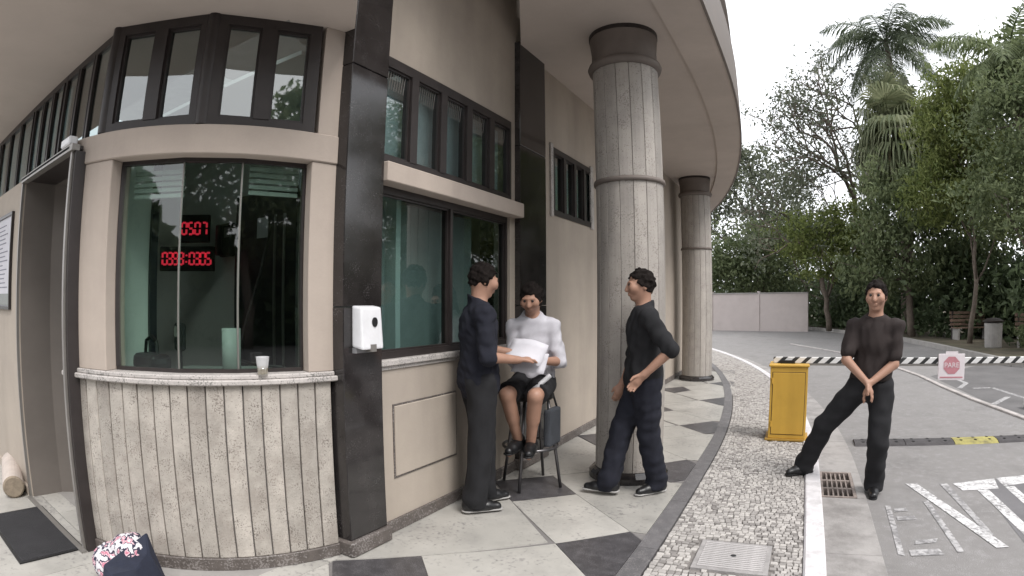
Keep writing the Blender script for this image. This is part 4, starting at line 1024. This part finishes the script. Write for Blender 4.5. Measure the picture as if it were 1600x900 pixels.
    for i in (0, 1):
        if legs == 'long':
            T.cone(hip[i], knee[i], .108 * build, .090, .04); T.cone(knee[i], ank[i] + (knee[i] - ank[i]) * .06, .088, .084, .02)
            ft, _ = basis(feet[i][1]); T.cone(ank[i] + up * .03, ank[i] - up * .03 + ft * .02, .080, .076, .03)
        else:
            kk = hip[i] + (knee[i] - hip[i]) * .92; T.cone(hip[i], kk, .105 * build, .088, .04)
    wst = pel + spine * .105 * H; T.cut(spine, wst)
    T.wrinkle(.0062, 30, seed + 1)
    if legs == 'long':
        for i in (0, 1): pass
        zmin = min(ank[0][2], ank[1][2]) - .055; T.cut(-up, (0, 0, zmin))
    else:
        ku = (knee[0] + knee[1]) / 2 - (hip[0] + hip[1]) / 2; T.cut(ku, (hip[0] + hip[1]) / 2 + ku * .86)
    sdf_obj('trousers' if legs == 'long' else 'shorts', T, M[trousers], body)
    # shirt
    G = Field(lo, hi, .009)
    G.ell(chest + spine * .01, (.128 * build, .172 * build, .225), Rt, 0); G.ell(pel + spine * .075 * H, (.134 * build, .166 * build, .15), Rp, .06)
    G.ell(pel - spine * .0, (.140 * build, .184 * build, .15), Rp, .06)
    G.cone(sh[0], sh[1], .064 * build, .064 * build, .05)
    G.cone(shc + ls * .07, neck + spine * .05, .062, .062, .03); G.cone(shc - ls * .07, neck + spine * .05, .062, .062, .03); G.cone(neck, neck + spine * .10 - fs * .01, .070, .066, .02)
    for i in (0, 1):
        if sleeve == 'long':
            G.cone(sh[i], elb[i], .068 * build, .056, .03); G.cone(elb[i], elb[i] + (wri[i] - elb[i]) * .92, .055, .043, .02)
        else:
            e2 = sh[i] + (elb[i] - sh[i]) * (.78 if sleeve == 'short' else 1.0); G.cone(sh[i], e2, .064 * build, .062, .03)
    G.cut(spine * 1.0 + fs * .45, neck + spine * .068 - fs * .02)
    if hem is not None: G.cut(-spine, pel + spine * hem)
    G.wrinkle(.0075, 34, seed + 2)
    if sleeve == 'short':
        pass
    sdf_obj('shirt', G, M[shirt], body)
    if belt:
        bl_ = Field(pel - .3, pel + .3, .008); bl_.ell(pel + spine * .01, (.136 * build, .180 * build, .13), Rp, 0); bl_.ell(pel + spine * .06 * H, (.126 * build, .163 * build, .1), Rp, .04)
        bl_.cut(spine, wst + spine * .004); bl_.cut(-spine, wst - spine * .036); sdf_obj('belt', bl_, M['leather'], body)
    # shoes
    for i in (0, 1):
        ft, fl = basis(feet[i][1]); a = ank[i]; zf = a[2] - .082
        D = Field(a - .26, a + .26, .007)
        D.cone(a - ft * .045 - up * .035, a + ft * .09 - up * .047, .047, .044, .02); D.cone(a + ft * .05 - up * .05, a + ft * .165 - up * .056, .044, .032, .03); D.cone(a - ft * .03, a - ft * .03 - up * .04, .044, .046, .02)
        D.cut(-up, (0, 0, zf + .012))
        if shoes != 'sandal': sdf_obj('shoe', D, M['leather'], body)
        Sl = Field(a - .26, a + .26, .007)
        Sl.cone(a - ft * .045 - up * .06, a + ft * .17 - up * .06, .050, .040, .01); Sl.cut(up, (0, 0, zf + .0135)); Sl.cut(-up, (0, 0, zf))
        sdf_obj('shoe_sole', Sl, M['sole'] if shoes != 'dark' else M['black'], body)
    return dict(sh=sh, elb=elb, wri=wri, knee=knee, ank=ank, hc=hc, body=body, pel=pel)

def ang(dx, dy): return math.atan2(dy, dx)
AZ = .082                                                        # ankle height above the sole
# P1: man in black standing beside the stool, back three-quarters to the camera, handing papers over
y1 = ang(.70, .71)
p1 = person('person in black shirt and trousers standing beside the stool, facing away towards the column', 1.73, (-2.11, 3.39, .935), y1,
            (((-2.13, 3.50, AZ), ang(.6, .8)), ((-2.08, 3.27, AZ), ang(.74, .67))),
            ((-1.88, 3.63, 1.12), (-1.83, 3.46, 1.10)), head_yaw=.25, head_pitch=-.18, shirt='navy_cloth', trousers='black_cloth', hem=-.15, sleeve='half', hand_dir=((.5, .85, .05), (.4, .9, .0)), seed=11, build=1.06)
# P2: seated on the bar stool, knees towards the camera, holding papers
y2 = ang(.22, -.97)
p2 = person('person in pale shirt and dark shorts seated on the bar stool, reading papers', 1.66, (-2.00, 4.06, .85), y2,
            (((-1.90, 3.80, .435), ang(.35, -.94)), ((-2.01, 3.80, .44), ang(.05, -.99))),
            ((-1.80, 3.80, 1.06), (-1.97, 3.75, 1.09)), head_pitch=-.35, lean=(.10, 0), shirt='white_cloth', trousers='black_cloth', hem=-.07, sleeve='half', legs='short', hair='long',
            knee_pole=(np.array([.35, -.9, .6]), np.array([.08, -.9, .6])), hand_dir=((-.55, -.75, .2), (.35, -.9, .2)), seed=21, build=.92, shoes='dark', foot_pitch=-.15, elbow_pole=(np.array([.25, .3, -1]), np.array([-.25, .3, -1])))
# P3: man in black by the column, mid-step towards the stool
y3 = ang(-.88, -.45)
p3 = person('person in black polo and trousers stepping past the round column', 1.72, (-1.13, 4.17, .905), y3,
            (((-1.02, 4.26, AZ), ang(-.62, -.78)), ((-1.37, 4.07, AZ), ang(-.98, -.1))),
            ((-1.06, 3.93, .98), (-1.33, 4.28, .86)), shirt='black_cloth', trousers='navy_cloth', hem=-.10, sleeve='half', head_pitch=-.05, seed=31, build=1.05,
            elbow_pole=(np.array([.8, -.1, -.5]), None))
# P4: guard with clasped hands, one foot on the kerb
y4 = ang(-.28, -.96)
p4 = person('guard in dark brown shirt and black trousers, hands clasped, one foot on the kerb', 1.75, (.635, 4.87, .80), y4,
            (((.735, 4.92, RZ + AZ), ang(-.1, -.99)), ((.13, 5.06, .012 + AZ), ang(-.80, -.60))),
            ((.605, 4.67, .86), (.575, 4.655, .87)), shirt='brown_cloth', trousers='black_cloth', hem=.07, sleeve='short', seed=41, build=1.02, belt=True, shoes='dark', lean=(0, .06),
            knee_pole=(np.array([-.1, -1, 0]), np.array([-.9, -.6, .2])), hand_dir=((-.45, -.15, -.88), (.45, -.2, -.85)), elbow_pole=(np.array([.9, .3, 0]), np.array([-.9, .3, 0])))

# bar stool
st = empty('bar_stool', (-2.03, 4.06, 0)); tag(st, 'tall dark metal bar stool on the dark diamond tile by the wall', 'stool')
feet_ = [(-.27, .10), (.10, -.34), (.12, .25), (-.17, .40)]
feet_ = [(-.24, -.02), (.03, -.26), (.26, .02), (-.01, .26)]
legm = None
for fx, fy in feet_:
    MB().tube([(fx * .55, fy * .55, .735), (fx * .8, fy * .8, .34), (fx, fy, .002)], [.013, .013, .013], 10).build('leg', M['chrome'], st, smooth=True)
rg = [(.225 * math.cos(2 * math.pi * k / 28), .225 * math.sin(2 * math.pi * k / 28), .34) for k in range(29)]
MB().tube(rg, .012, 8, cap=False).build('footrest_ring', M['chrome'], st, smooth=True)
MB().lathe([(0, .72), (.165, .72), (.185, .735), (.185, .765), (.165, .785), (0, .79)], 0, 0, 32).build('seat', M['leather'], st, smooth=True)
hb = empty('shoulder_bag', (-1.84, 4.06, .36)); tag(hb, 'dark grey shoulder bag hanging from the right side of the bar stool', 'bag')
MB().box(-.03, .03, -.11, .11, 0, .30).build('pouch', surf('slate_canvas', (.05, .055, .065, 1), var=.2, scale=8, rough=.85, bump=.2), hb, bevel=.02, seg=2)
MB().tube([(0, -.09, .29), (-.02, -.05, .41), (-.03, .0, .435), (-.02, .05, .41), (0, .09, .29)], .009, 8).build('strap', M['black'], hb)

def sheet(name, c, u, v, w, h, label, curl=.02, mat=None):
    c, u, v = Vector(c), Vector(u).normalized(), Vector(v).normalized(); n = u.cross(v).normalized(); V = []; F = []
    for i in range(7):
        for j in range(5):
            a, b = (i / 6 - .5), (j / 4 - .5); V.append(c + u * a * w + v * b * h + n * (curl * (math.cos(a * 5) + .6 * b * b * 4 + .3 * math.sin(9 * a * b))))
    F = [(i * 5 + j, (i + 1) * 5 + j, (i + 1) * 5 + j + 1, i * 5 + j + 1) for i in range(6) for j in range(4)]
    o = mob(name, V, F, mat or M['paper'], None, True); m = o.modifiers.new('s', 'SOLIDIFY'); m.thickness = .0015; tag(o, label, 'paper'); return o
sheet('paper_sheet', (-1.85, 3.62, 1.145), (.85, .25, -.18), (.1, .62, .75), .27, .18, 'white printed sheet held open by the seated person, upper of two papers')
sheet('paper_sheet', (-1.84, 3.66, 1.06), (.9, .3, -.05), (.05, .5, .86), .24, .16, 'white form held on the lap, lower of the two papers', .012)
o = MB().tube([(-1.86, 3.70, .83), (-1.75, 3.82, .955)], .018, 14).build('rolled_magazine', surf('striped_magazine', (.5, .5, .52, 1), var=.4, scale=30, rough=.5), None, smooth=False); tag(o, 'rolled striped magazine lying across the seated person\'s thigh', 'magazine')

# ------------------------------------------------------------------ planting beds, trees, far things
def bed(name, poly): 
    o = MB().prism(poly, RZ - .1, RZ + .13).build(name, M['ground']); tag(o, kind='structure'); return o
bed('planting_bed', [(5.6, 14.6), (8, 12.4), (40, 6), (60, 59), (-29, 59), (-29, 42), (-6, 40), (1.0, 33), (4.2, 25.5), (5.0, 20)])
bk = empty('bed_kerb'); tag(bk, kind='structure')
for q in ribbon([(12, 10.9), (8, 12.3), (5.55, 14.5), (4.95, 20), (4.15, 25.5), (.95, 33), (-6, 39.9), (-20, 41.5)], .16): MB().prism(q, RZ - .02, RZ + .16).build('kerb_stone', M['concrete'], bk, bevel=.01)

LEAF = {
    'dark': leafm('dark_leaf', (.06, .085, .045, 1), (.15, .195, .10, 1)),
    'mid': leafm('mid_leaf', (.08, .11, .05, 1), (.22, .255, .13, 1)),
    'lime': leafm('lime_leaf', (.10, .14, .035, 1), (.26, .29, .10, 1)),
    'grey': leafm('greyish_leaf', (.07, .085, .06, 1), (.17, .185, .125, 1)),
    'palm': leafm('palm_leaf', (.05, .07, .045, 1), (.14, .165, .10, 1)),
    'fan': leafm('fan_palm_leaf', (.10, .125, .065, 1), (.27, .285, .17, 1)),
    'dead': leafm('dead_frond', (.12, .09, .055, 1), (.24, .19, .12, 1)),
}
def leafmesh(name, cent, size, mat, parent, r, droop=.3, asp=2.2, kind=None):
    """one mesh of many small folded leaves at the given centres"""
    n = len(cent); d = r.normal(size=(n, 3)); d[:, 2] -= droop; d /= np.linalg.norm(d, axis=1)[:, None]
    q = r.normal(size=(n, 3)); w = np.cross(d, q); w /= np.linalg.norm(w, axis=1)[:, None] + 1e-9; u = np.cross(w, d)
    s = size * (.6 + .8 * r.random(n))[:, None]; L = d * s; Wd = w * s / asp; fold = u * s * .18
    V = np.stack([cent - L * .5, cent + Wd * .5 + fold - L * .05, cent + L * .5, cent - Wd * .5 + fold - L * .05], 1).reshape(-1, 3)
    i = np.arange(n) * 4
    T = np.stack([np.stack([i, i + 1, i + 2], 1), np.stack([i, i + 2, i + 3], 1)], 1).reshape(-1, 3)
    me = bpy.data.meshes.new(name); me.vertices.add(len(V)); me.vertices.foreach_set('co', V.astype(np.float32).ravel())
    me.loops.add(T.size); me.loops.foreach_set('vertex_index', T.astype(np.int32).ravel())
    me.polygons.add(len(T)); me.polygons.foreach_set('loop_start', np.arange(0, T.size, 3, dtype=np.int32)); me.polygons.foreach_set('loop_total', np.full(len(T), 3, np.int32)); me.update(calc_edges=True)
    me.materials.append(mat); o = bpy.data.objects.new(name, me); C.objects.link(o); o.parent = parent
    if kind: o['kind'] = kind
    return o
def limbs(base, h, r0, blobs, r, crook=.25, twigs=3):
    """tapered trunk and limbs reaching into every blob"""
    o = MB(); top = np.array([r.normal() * .2, r.normal() * .2, h]); p0 = np.zeros(3)
    P = [p0 + (top - p0) * t + np.array([r.normal(), r.normal(), 0]) * crook * .3 * math.sin(t * 3.1) for t in np.linspace(0, 1, 6)]
    o.tube(P, list(np.linspace(r0, r0 * .6, 6)), 9)
    tips = []
    for c, rr in blobs:
        c = np.array(c, float); s = P[3 + r.integers(3)]; m = (s + c) / 2 + r.normal(size=3) * crook * np.linalg.norm(c - s) * .35; m[2] -= .1
        br = r0 * .42
        o.tube([s, s * .6 + m * .4 + r.normal(size=3) * .05, m, c], [br, br * .8, br * .6, br * .25], 6)
        for _ in range(twigs):
            e = c + r.normal(size=3) * np.array(rr) * .55; k = m + (c - m) * r.random()
            o.tube([k, (k + e) / 2 + r.normal(size=3) * .12, e], [br * .35, br * .22, br * .07], 5); tips.append(e)
    return o, np.array(tips)
def leafy(blobs, n, r, shell=.62, clump=.22):
    out = []; vol = np.array([rr[0] * rr[1] * rr[2] for _, rr in blobs]) ** (2 / 3); vol /= vol.sum()
    for (c, rr), f in zip(blobs, vol):
        m = int(n * f); nc = max(6, m // 42); d = r.normal(size=(nc, 3)); d /= np.linalg.norm(d, axis=1)[:, None]
        cc = d * (shell + (1 - shell) * r.random(nc) ** .5)[:, None] * (1 + .18 * r.normal(size=nc))[:, None]
        k = r.integers(nc, size=m); out.append(np.array(c) + (cc[k] + r.normal(size=(m, 3)) * clump * np.array([1, 1, .7])) * np.array(rr))
    return np.concatenate(out)
def tree(name, base, h, r0, blobs, n, size, leaf, label, seed, shell=.6, clump=.2, twigs=3, droop=.3, group='trees beyond the lane', asp=2.2, crook=.25):
    r = np.random.default_rng(seed); e = empty(name, base); tag(e, label, 'tree', group)
    o, tips = limbs(base, h, r0, blobs, r, crook, twigs); o.build('trunk', M['bark'], e, smooth=True)
    leafmesh('crown', leafy(blobs, n, r, shell, clump), size, LEAF[leaf], e, r, droop, asp)
    return e
Z0 = RZ + .12
# feather palm rising over everything
def feather_palm(base, h, L, nf, label, seed, r0=.16, leaf='palm', lean=(0, 0), up0=.9):
    r = np.random.default_rng(seed); e = empty('feather_palm', base); tag(e, label, 'palm', 'trees beyond the lane')
    top = np.array([lean[0], lean[1], h]); o = MB(); o.tube([tuple(top * t + np.array([.1 * math.sin(3 * t), 0, 0])) for t in np.linspace(0, 1, 7)], list(np.linspace(r0 * 1.25, r0 * .8, 7)), 10); o.build('trunk', M['bark'], e, smooth=True)
    for k in range(nf):
        a = 2.39996 * k + r.normal() * .15; el = up0 - 1.35 * (k / nf) + r.normal() * .1; P = []; p = top.copy(); d = np.array([math.cos(a) * math.cos(el), math.sin(a) * math.cos(el), math.sin(el)])
        N = 22; ll = L * (.85 + .3 * r.random())
        for i in range(N + 1):
            P.append(p.copy()); p = p + d * ll / N; d = d + np.array([0, 0, -.055 - .03 * i / N]); d /= np.linalg.norm(d)
        o = MB(); o.tube(P, list(np.linspace(.035, .006, N + 1)), 5)
        for i in range(3, N + 1):
            t = (P[min(i + 1, N)] - P[i - 1]); t /= np.linalg.norm(t); sd_ = np.cross(t, [0, 0, 1]); sd_ /= np.linalg.norm(sd_) + 1e-9; w = ll * .26 * math.sin(math.pi * (.12 + .86 * i / N)) ** .7
            for s_ in (1, -1):
                for q in range(3):
                    b = P[i] - t * (ll / N) * q / 3; dd = sd_ * s_ * .8 + t * .55 + np.array([0, 0, -.25 + .35 * r.normal() * .6]); dd /= np.linalg.norm(dd); m = b + dd * w * .55; ee = b + dd * w + np.array([0, 0, -w * .35 * (.6 + .8 * r.random())]); wd = t * .03
                    o.add([b - wd * .5, b + wd * .5, m + wd, ee, m - wd], [(0, 1, 2, 4), (4, 2, 3)])
        o.build('frond', LEAF[leaf], e)
    return e
def fan_palm(base, h, nf, label, seed, R=1.25, r0=.2, ps=1.0):
    r = np.random.default_rng(seed); e = empty('fan_palm', base); tag(e, label, 'palm', 'trees beyond the lane')
    o = MB(); o.tube([(0, 0, h * t) for t in np.linspace(0, 1, 5)], list(np.linspace(r0 * 1.3, r0, 5)), 10); o.build('trunk', M['bark'], e, smooth=True)
    for k in range(nf):
        f = k / nf if k > .8 * nf else .8 * r.random(); a = 2.39996 * k + r.normal() * .2; el = 1.4 - 2.3 * f + r.normal() * .38; dead = f > .86
        d = np.array([math.cos(a) * math.cos(el), math.sin(a) * math.cos(el), math.sin(el)]); s = np.array([0, 0, h - 1.6 * f]); pet = ps * (.95 if not dead else .5) * (.45 + 1.0 * r.random()); dr = .35 + .75 * f + .3 * r.random(); Rk = R * (.75 + .5 * r.random()); c = s + d * pet + np.array([0, 0, -.12 * pet])
        side = np.cross(d, [0, 0, 1]); side /= np.linalg.norm(side) + 1e-9; nn = np.cross(side, d); o = MB(); o.tube([s, (s + c) / 2 + np.array([0, 0, .06]), c], [.02, .016, .012], 4)
        m = 22
        for i in range(m):
            q = (i / (m - 1) - .5) * 3.9; dir_ = d * math.cos(q) + side * math.sin(q) + nn * .12; dir_ /= np.linalg.norm(dir_); RR = Rk * (.8 + .2 * math.cos(q * .5)) * (.9 + .2 * r.random()); wv = np.cross(dir_, nn); wv /= np.linalg.norm(wv); w = .042 * ps
            m1 = c + dir_ * RR * .55; m2 = m1 + (dir_ * .6 + np.array([0, 0, -.8 * dr])) * RR * .30; e2 = m2 + (dir_ * .3 + np.array([0, 0, -1.1 * dr])) * RR * (.30 + .25 * r.random())
            o.add([c - wv * .01, c + wv * .01, m1 + wv * w, m2 + wv * w * .7, e2, m2 - wv * w * .7, m1 - wv * w], [(0, 1, 2, 6), (6, 2, 3, 5), (5, 3, 4)])
        o.build('frond', LEAF['dead' if dead else 'fan'], e)
    return e
feather_palm((5.6, 28.6, Z0), 14.3, 4.1, 26, 'tall feather palm rising above every other tree', 5)
fan_palm((5.2, 27.0, Z0), 9.9, 96, 'shaggy fan palm with hanging pale green fans below the feather palm', 9, R=1.5, r0=.26, ps=1.45)
feather_palm((7.3, 17.4, Z0), 8.6, 2.6, 18, 'bushy feather palm at the top right corner of the trees', 15, r0=.14, leaf='mid')
def branchy(base, label, seed):
    r = np.random.default_rng(seed); e = empty('sparse_tree', base); tag(e, label, 'tree', 'trees beyond the lane'); o = MB(); tips = []
    def grow(p, d, L, rad_, k):
        n = 4; P = [p]; q = p.copy(); v = d.copy()
        for i in range(n): v = v + r.normal(size=3) * .13; v /= np.linalg.norm(v); q = q + v * L / n; P.append(q.copy())
        o.tube(P, list(np.linspace(rad_, rad_ * .62, n + 1)), 6 if k < 3 else 4, cap=False)
        if k >= 6: tips.append(q); return
        for j in range(3 if r.random() < .45 else 2):
            w = v + r.normal(size=3) * .52 + np.array([-.06, 0, .12]); w /= np.linalg.norm(w); grow(P[-1] if j < 2 else P[2], w, L * (.66 + .22 * r.random()), rad_ * (.62 if j else .72), k + 1)
    grow(np.zeros(3), np.array([-.08, 0, 1.]), 4.6, .26, 0)
    o.build('trunk', M['bark'], e, smooth=True); tips = np.array(tips)
    c = np.repeat(tips, 22, 0) + r.normal(size=(len(tips) * 22, 3)) * .34
    leafmesh('crown', c, .21, LEAF['grey'], e, r)
branchy((3.5, 35.5, Z0), 'sparse tree with thin forking branches against the white sky', 3)
tree('broad_tree', (-1.8, 41, Z0), 5.5, .38, [((-1.5, 0, 8.8), (3.2, 2.6, 2.2)), ((1.2, 0, 9.6), (2.0, 2.0, 1.4)), ((2.9, -.6, 6.4), (2.4, 2.2, 1.6)), ((-3.8, .2, 11.2), (2.2, 2.2, 1.8)), ((-5.5, 0, 7.8), (2.6, 2.4, 2.4)), ((.5, -1.2, 6.0), (3.2, 2.2, 1.8)), ((-1.2, .4, 11.6), (2.0, 1.8, 1.1))], 9000, .34, 'grey', 'broad grey-green tree beyond the end of the roof eaves', 22, clump=.26)
tree('dense_tree', (7.3, 16.0, Z0), 3.2, .16, [((-.6, 0, 6.2), (1.5, 1.5, 1.5)), ((.9, .3, 7.4), (1.6, 1.5, 1.4)), ((.4, -.4, 5.0), (1.7, 1.4, 1.3)), ((-1.5, .4, 4.4), (1.2, 1.2, 1.1)), ((-.3, -.6, 3.6), (1.3, 1.1, .9)), ((1.6, -.1, 3.9), (1.4, 1.2, 1.0)), ((1.9, .4, 5.8), (1.5, 1.4, 1.4)), ((2.8, .2, 8.0), (1.5, 1.4, 1.3))], 22000, .15, 'mid', 'dense small-leaved evergreen with slim pale trunk by the litter bin', 23)
tree('bamboo_clump', (6.2, 20.5, Z0), 3.4, .10, [((-.3, 0, 7.4), (1.1, 1.1, 1.5)), ((.6, .3, 6.2), (1.2, 1.1, 1.4)), ((-.9, .2, 5.2), (1.2, 1.0, 1.2)), ((.2, -.3, 8.6), (.9, .9, 1.1)), ((1.2, 0, 4.6), (1.2, 1.0, 1.1))], 13000, .24, 'lime', 'yellow-green feathery tree between the fan palm and the dense evergreen', 24, droop=.9, asp=5)
tree('leafy_tree', (9.8, 22.5, Z0), 5.0, .22, [((-1.6, 0, 8.8), (2.0, 1.8, 1.7)), ((.6, 0, 10.2), (2.2, 2.0, 1.8)), ((2.4, 0, 8.4), (2.2, 2.0, 1.8)), ((-.4, -.6, 6.4), (2.6, 2.0, 1.7)), ((-2.6, .3, 6.6), (1.7, 1.6, 1.5)), ((1.8, -.4, 5.8), (2.2, 1.8, 1.5))], 15000, .24, 'mid', 'tall leafy tree filling the right edge behind the dense evergreen', 25)
tree('round_tree', (1.7, 30.0, Z0), 2.6, .16, [((-.8, 0, 4.8), (1.7, 1.6, 1.3)), ((.9, .2, 5.3), (1.6, 1.5, 1.2)), ((0, -.4, 3.7), (1.9, 1.5, 1.1)), ((2.0, 0, 4.0), (1.5, 1.4, 1.2))], 9000, .22, 'lime', 'low bright green round tree in front of the sparse tree', 26)
tree('bushy_tree', (-2.2, 35.0, Z0), 2.4, .17, [((-1.4, 0, 4.6), (2.1, 1.8, 1.6)), ((1.0, 0, 5.0), (2.0, 1.8, 1.5)), ((0, -.5, 3.2), (2.6, 1.8, 1.3)), ((-3.0, 0, 3.4), (2.0, 1.7, 1.4))], 10000, .25, 'mid', 'low bushy tree behind the far end of the pale wall', 27)
tree('drooping_tree', (4.9, 24.6, Z0), 3.0, .18, [((-.9, 0, 5.2), (1.4, 1.4, 1.4)), ((.7, 0, 5.6), (1.6, 1.4, 1.4)), ((-.2, -.5, 3.4), (1.9, 1.5, 1.4)), ((2.1, .2, 3.8), (1.7, 1.5, 1.6)), ((-1.8, .2, 2.6), (1.3, 1.2, 1.1))], 12000, .22, 'mid', 'dark drooping tree below the fan palm', 28, droop=1.2)
# hedge-like understorey that nobody could count
r = np.random.default_rng(44); pts = []
for (x0, y0, x1, y1_, hh, n) in ((-14, 43, 2, 36.5, 3.6, 9000), (2, 35, 6, 27, 3.2, 7000), (6.2, 24.8, 14, 21, 3.8, 9000), (8.5, 19.5, 16, 16, 3.4, 8000), (-20, 50, 12, 44, 7.0, 12000), (8, 30, 22, 24, 8.0, 9000)):
    t = r.random(n); z = hh * r.random(n) ** .8 * (.75 + .35 * np.sin(t * 17 + x0) * np.sin(t * 7)); pts.append(np.stack([x0 + (x1 - x0) * t + r.normal(size=n) * .7, y0 + (y1_ - y0) * t + r.normal(size=n) * .8, Z0 + z], 1))
us = leafmesh('undergrowth', np.concatenate(pts), .34, LEAF['dark'], None, r, .2); tag(us, 'dark shrubby undergrowth filling the space below the trees', 'undergrowth', kind='stuff')

# pale wall far down the lane
bw_ = empty('boundary_wall', (-1.6, 31.5, RZ)); tag(bw_, 'pale pink plaster boundary wall at the far end of the lane', 'wall')
for i in range(5):
    x0 = -11.2 + i * 2.7
    MB().box(x0 + .02, x0 + 2.68, -.1, .1, 0, 2.0).build('wall_panel', M['pinkwall'], bw_)
    MB().box(x0 - .1, x0 + .02, -.14, .14, 0, 2.15).build('post', M['pinkwall'], bw_)
    MB().box(x0 + .02, x0 + 2.68, -.14, .14, 2.0, 2.07).build('coping', M['concrete'], bw_)
bw_.rotation_euler = (0, 0, rad(-10))

# litter bin, benches, shrubs by the trees
bin_ = empty('litter_bin', (6.42, 18.6, Z0)); tag(bin_, 'grey concrete litter bin with dark lid beside the slim trunk', 'bin')
MB().lathe([(0, 0), (.26, 0), (.28, .04), (.30, .75), (.27, .77), (0, .77)], 0, 0, 24).build('bin_body', M['concrete'], bin_, smooth=False)
MB().lathe([(0, .80), (.34, .79), (.35, .83), (.2, .9), (0, .92)], 0, 0, 24).build('lid', M['frame'], bin_)
def bench(x, y, rz, label):
    b = empty('slatted_bench', (x, y, Z0), rz); tag(b, label, 'bench', 'wooden benches under the trees')
    for k in range(4): MB().box(-.8, .8, -.2 + .11 * k, -.11 + .11 * k, .43, .465).build('slat', M['wood'], b)
    for k in range(4): MB().box(-.8, .8, .26 + .02 * k, .295 + .02 * k, .52 + .14 * k, .62 + .14 * k).build('slat', M['wood'], b)
    for sx in (-.68, .68):
        MB().box(sx - .04, sx + .04, -.2, .24, 0, .43).build('leg', M['concrete'], b); MB().box(sx - .03, sx + .03, .30, .37, 0, 1.06).build('back_post', M['frame'], b)
bench(6.9, 22.6, .25, 'brown slatted bench left of the litter bin under the trees')
bench(7.9, 18.3, -.35, 'brown slatted bench right of the slim trunk at the picture edge')
def shrub(x, y, s, leaf, label, seed):
    r = np.random.default_rng(seed); e = empty('shrub', (x, y, Z0)); tag(e, label, 'shrub', 'low shrubs along the bed kerb')
    o = MB()
    for k in range(7):
        a = r.random() * 6.28; o.tube([(0, 0, 0), (.15 * s * math.cos(a), .15 * s * math.sin(a), .3 * s), (.4 * s * math.cos(a), .4 * s * math.sin(a), .62 * s)], [.014, .01, .005], 5)
    o.build('stem', M['bark'], e)
    leafmesh('foliage', leafy([((0, 0, .5 * s), (.5 * s, .5 * s, .4 * s))], 900, r, .4, .25), .12, LEAF[leaf], e, r)
shrub(7.3, 17.3, .9, 'mid', 'low leafy shrub in front of the bench at the picture edge', 51)
shrub(8.2, 16.0, 1.1, 'grey', 'larger pale shrub nearest the corner of the bed kerb', 52)
shrub(5.9, 24.4, 1.0, 'dark', 'dark shrub left of the slatted bench', 53)

# trees across the lane behind the camera: seen mirrored in the booth and clerestory glass
for i, (x, y, s, lf_, lab) in enumerate([(13, -4, 1.1, 'mid', 'green tree across the lane, left one mirrored in the booth glass'), (17, 1.5, 1.25, 'dark', 'darker tree across the lane, middle one mirrored in the booth glass'), (9, -10, 1.2, 'dark', 'dark tree behind the pavement, mirrored in the clerestory panes'), (3.5, -13, 1.15, 'mid', 'leafy tree further back along the pavement, mirrored in the side windows')]):
    tree('street_tree', (x, y, RZ), 3 * s, .2 * s, [((-1.2 * s, 0, 5.2 * s), (1.9 * s, 1.8 * s, 1.6 * s)), ((1.3 * s, .3, 5.6 * s), (1.9 * s, 1.8 * s, 1.5 * s)), ((0, -.3, 6.9 * s), (1.7 * s, 1.6 * s, 1.3 * s)), ((.2, .2, 4.0 * s), (1.8 * s, 1.8 * s, 1.1 * s))], 6000, .34, lf_, lab, 60 + i, group='trees across the lane')

r = np.random.default_rng(77); n = 15000; t = rad(-112) + rad(132) * r.random(n); q = 14.5 + 2.2 * r.random(n)  # added leaf band outside the view; blocks white sky from the booth glass reflections
tl = leafmesh('added_treeline', np.stack([q * np.cos(t), q * np.sin(t), RZ + (4.6 + 1.2 * np.sin(t * 9) + .8 * np.sin(t * 23)) * r.random(n) ** .8], 1), .75, LEAF['dark'], None, r, .2, 1.6); tag(tl, 'dark hedge of trees added out of view across the lane to darken the glass reflections', 'added_treeline', kind='stuff')
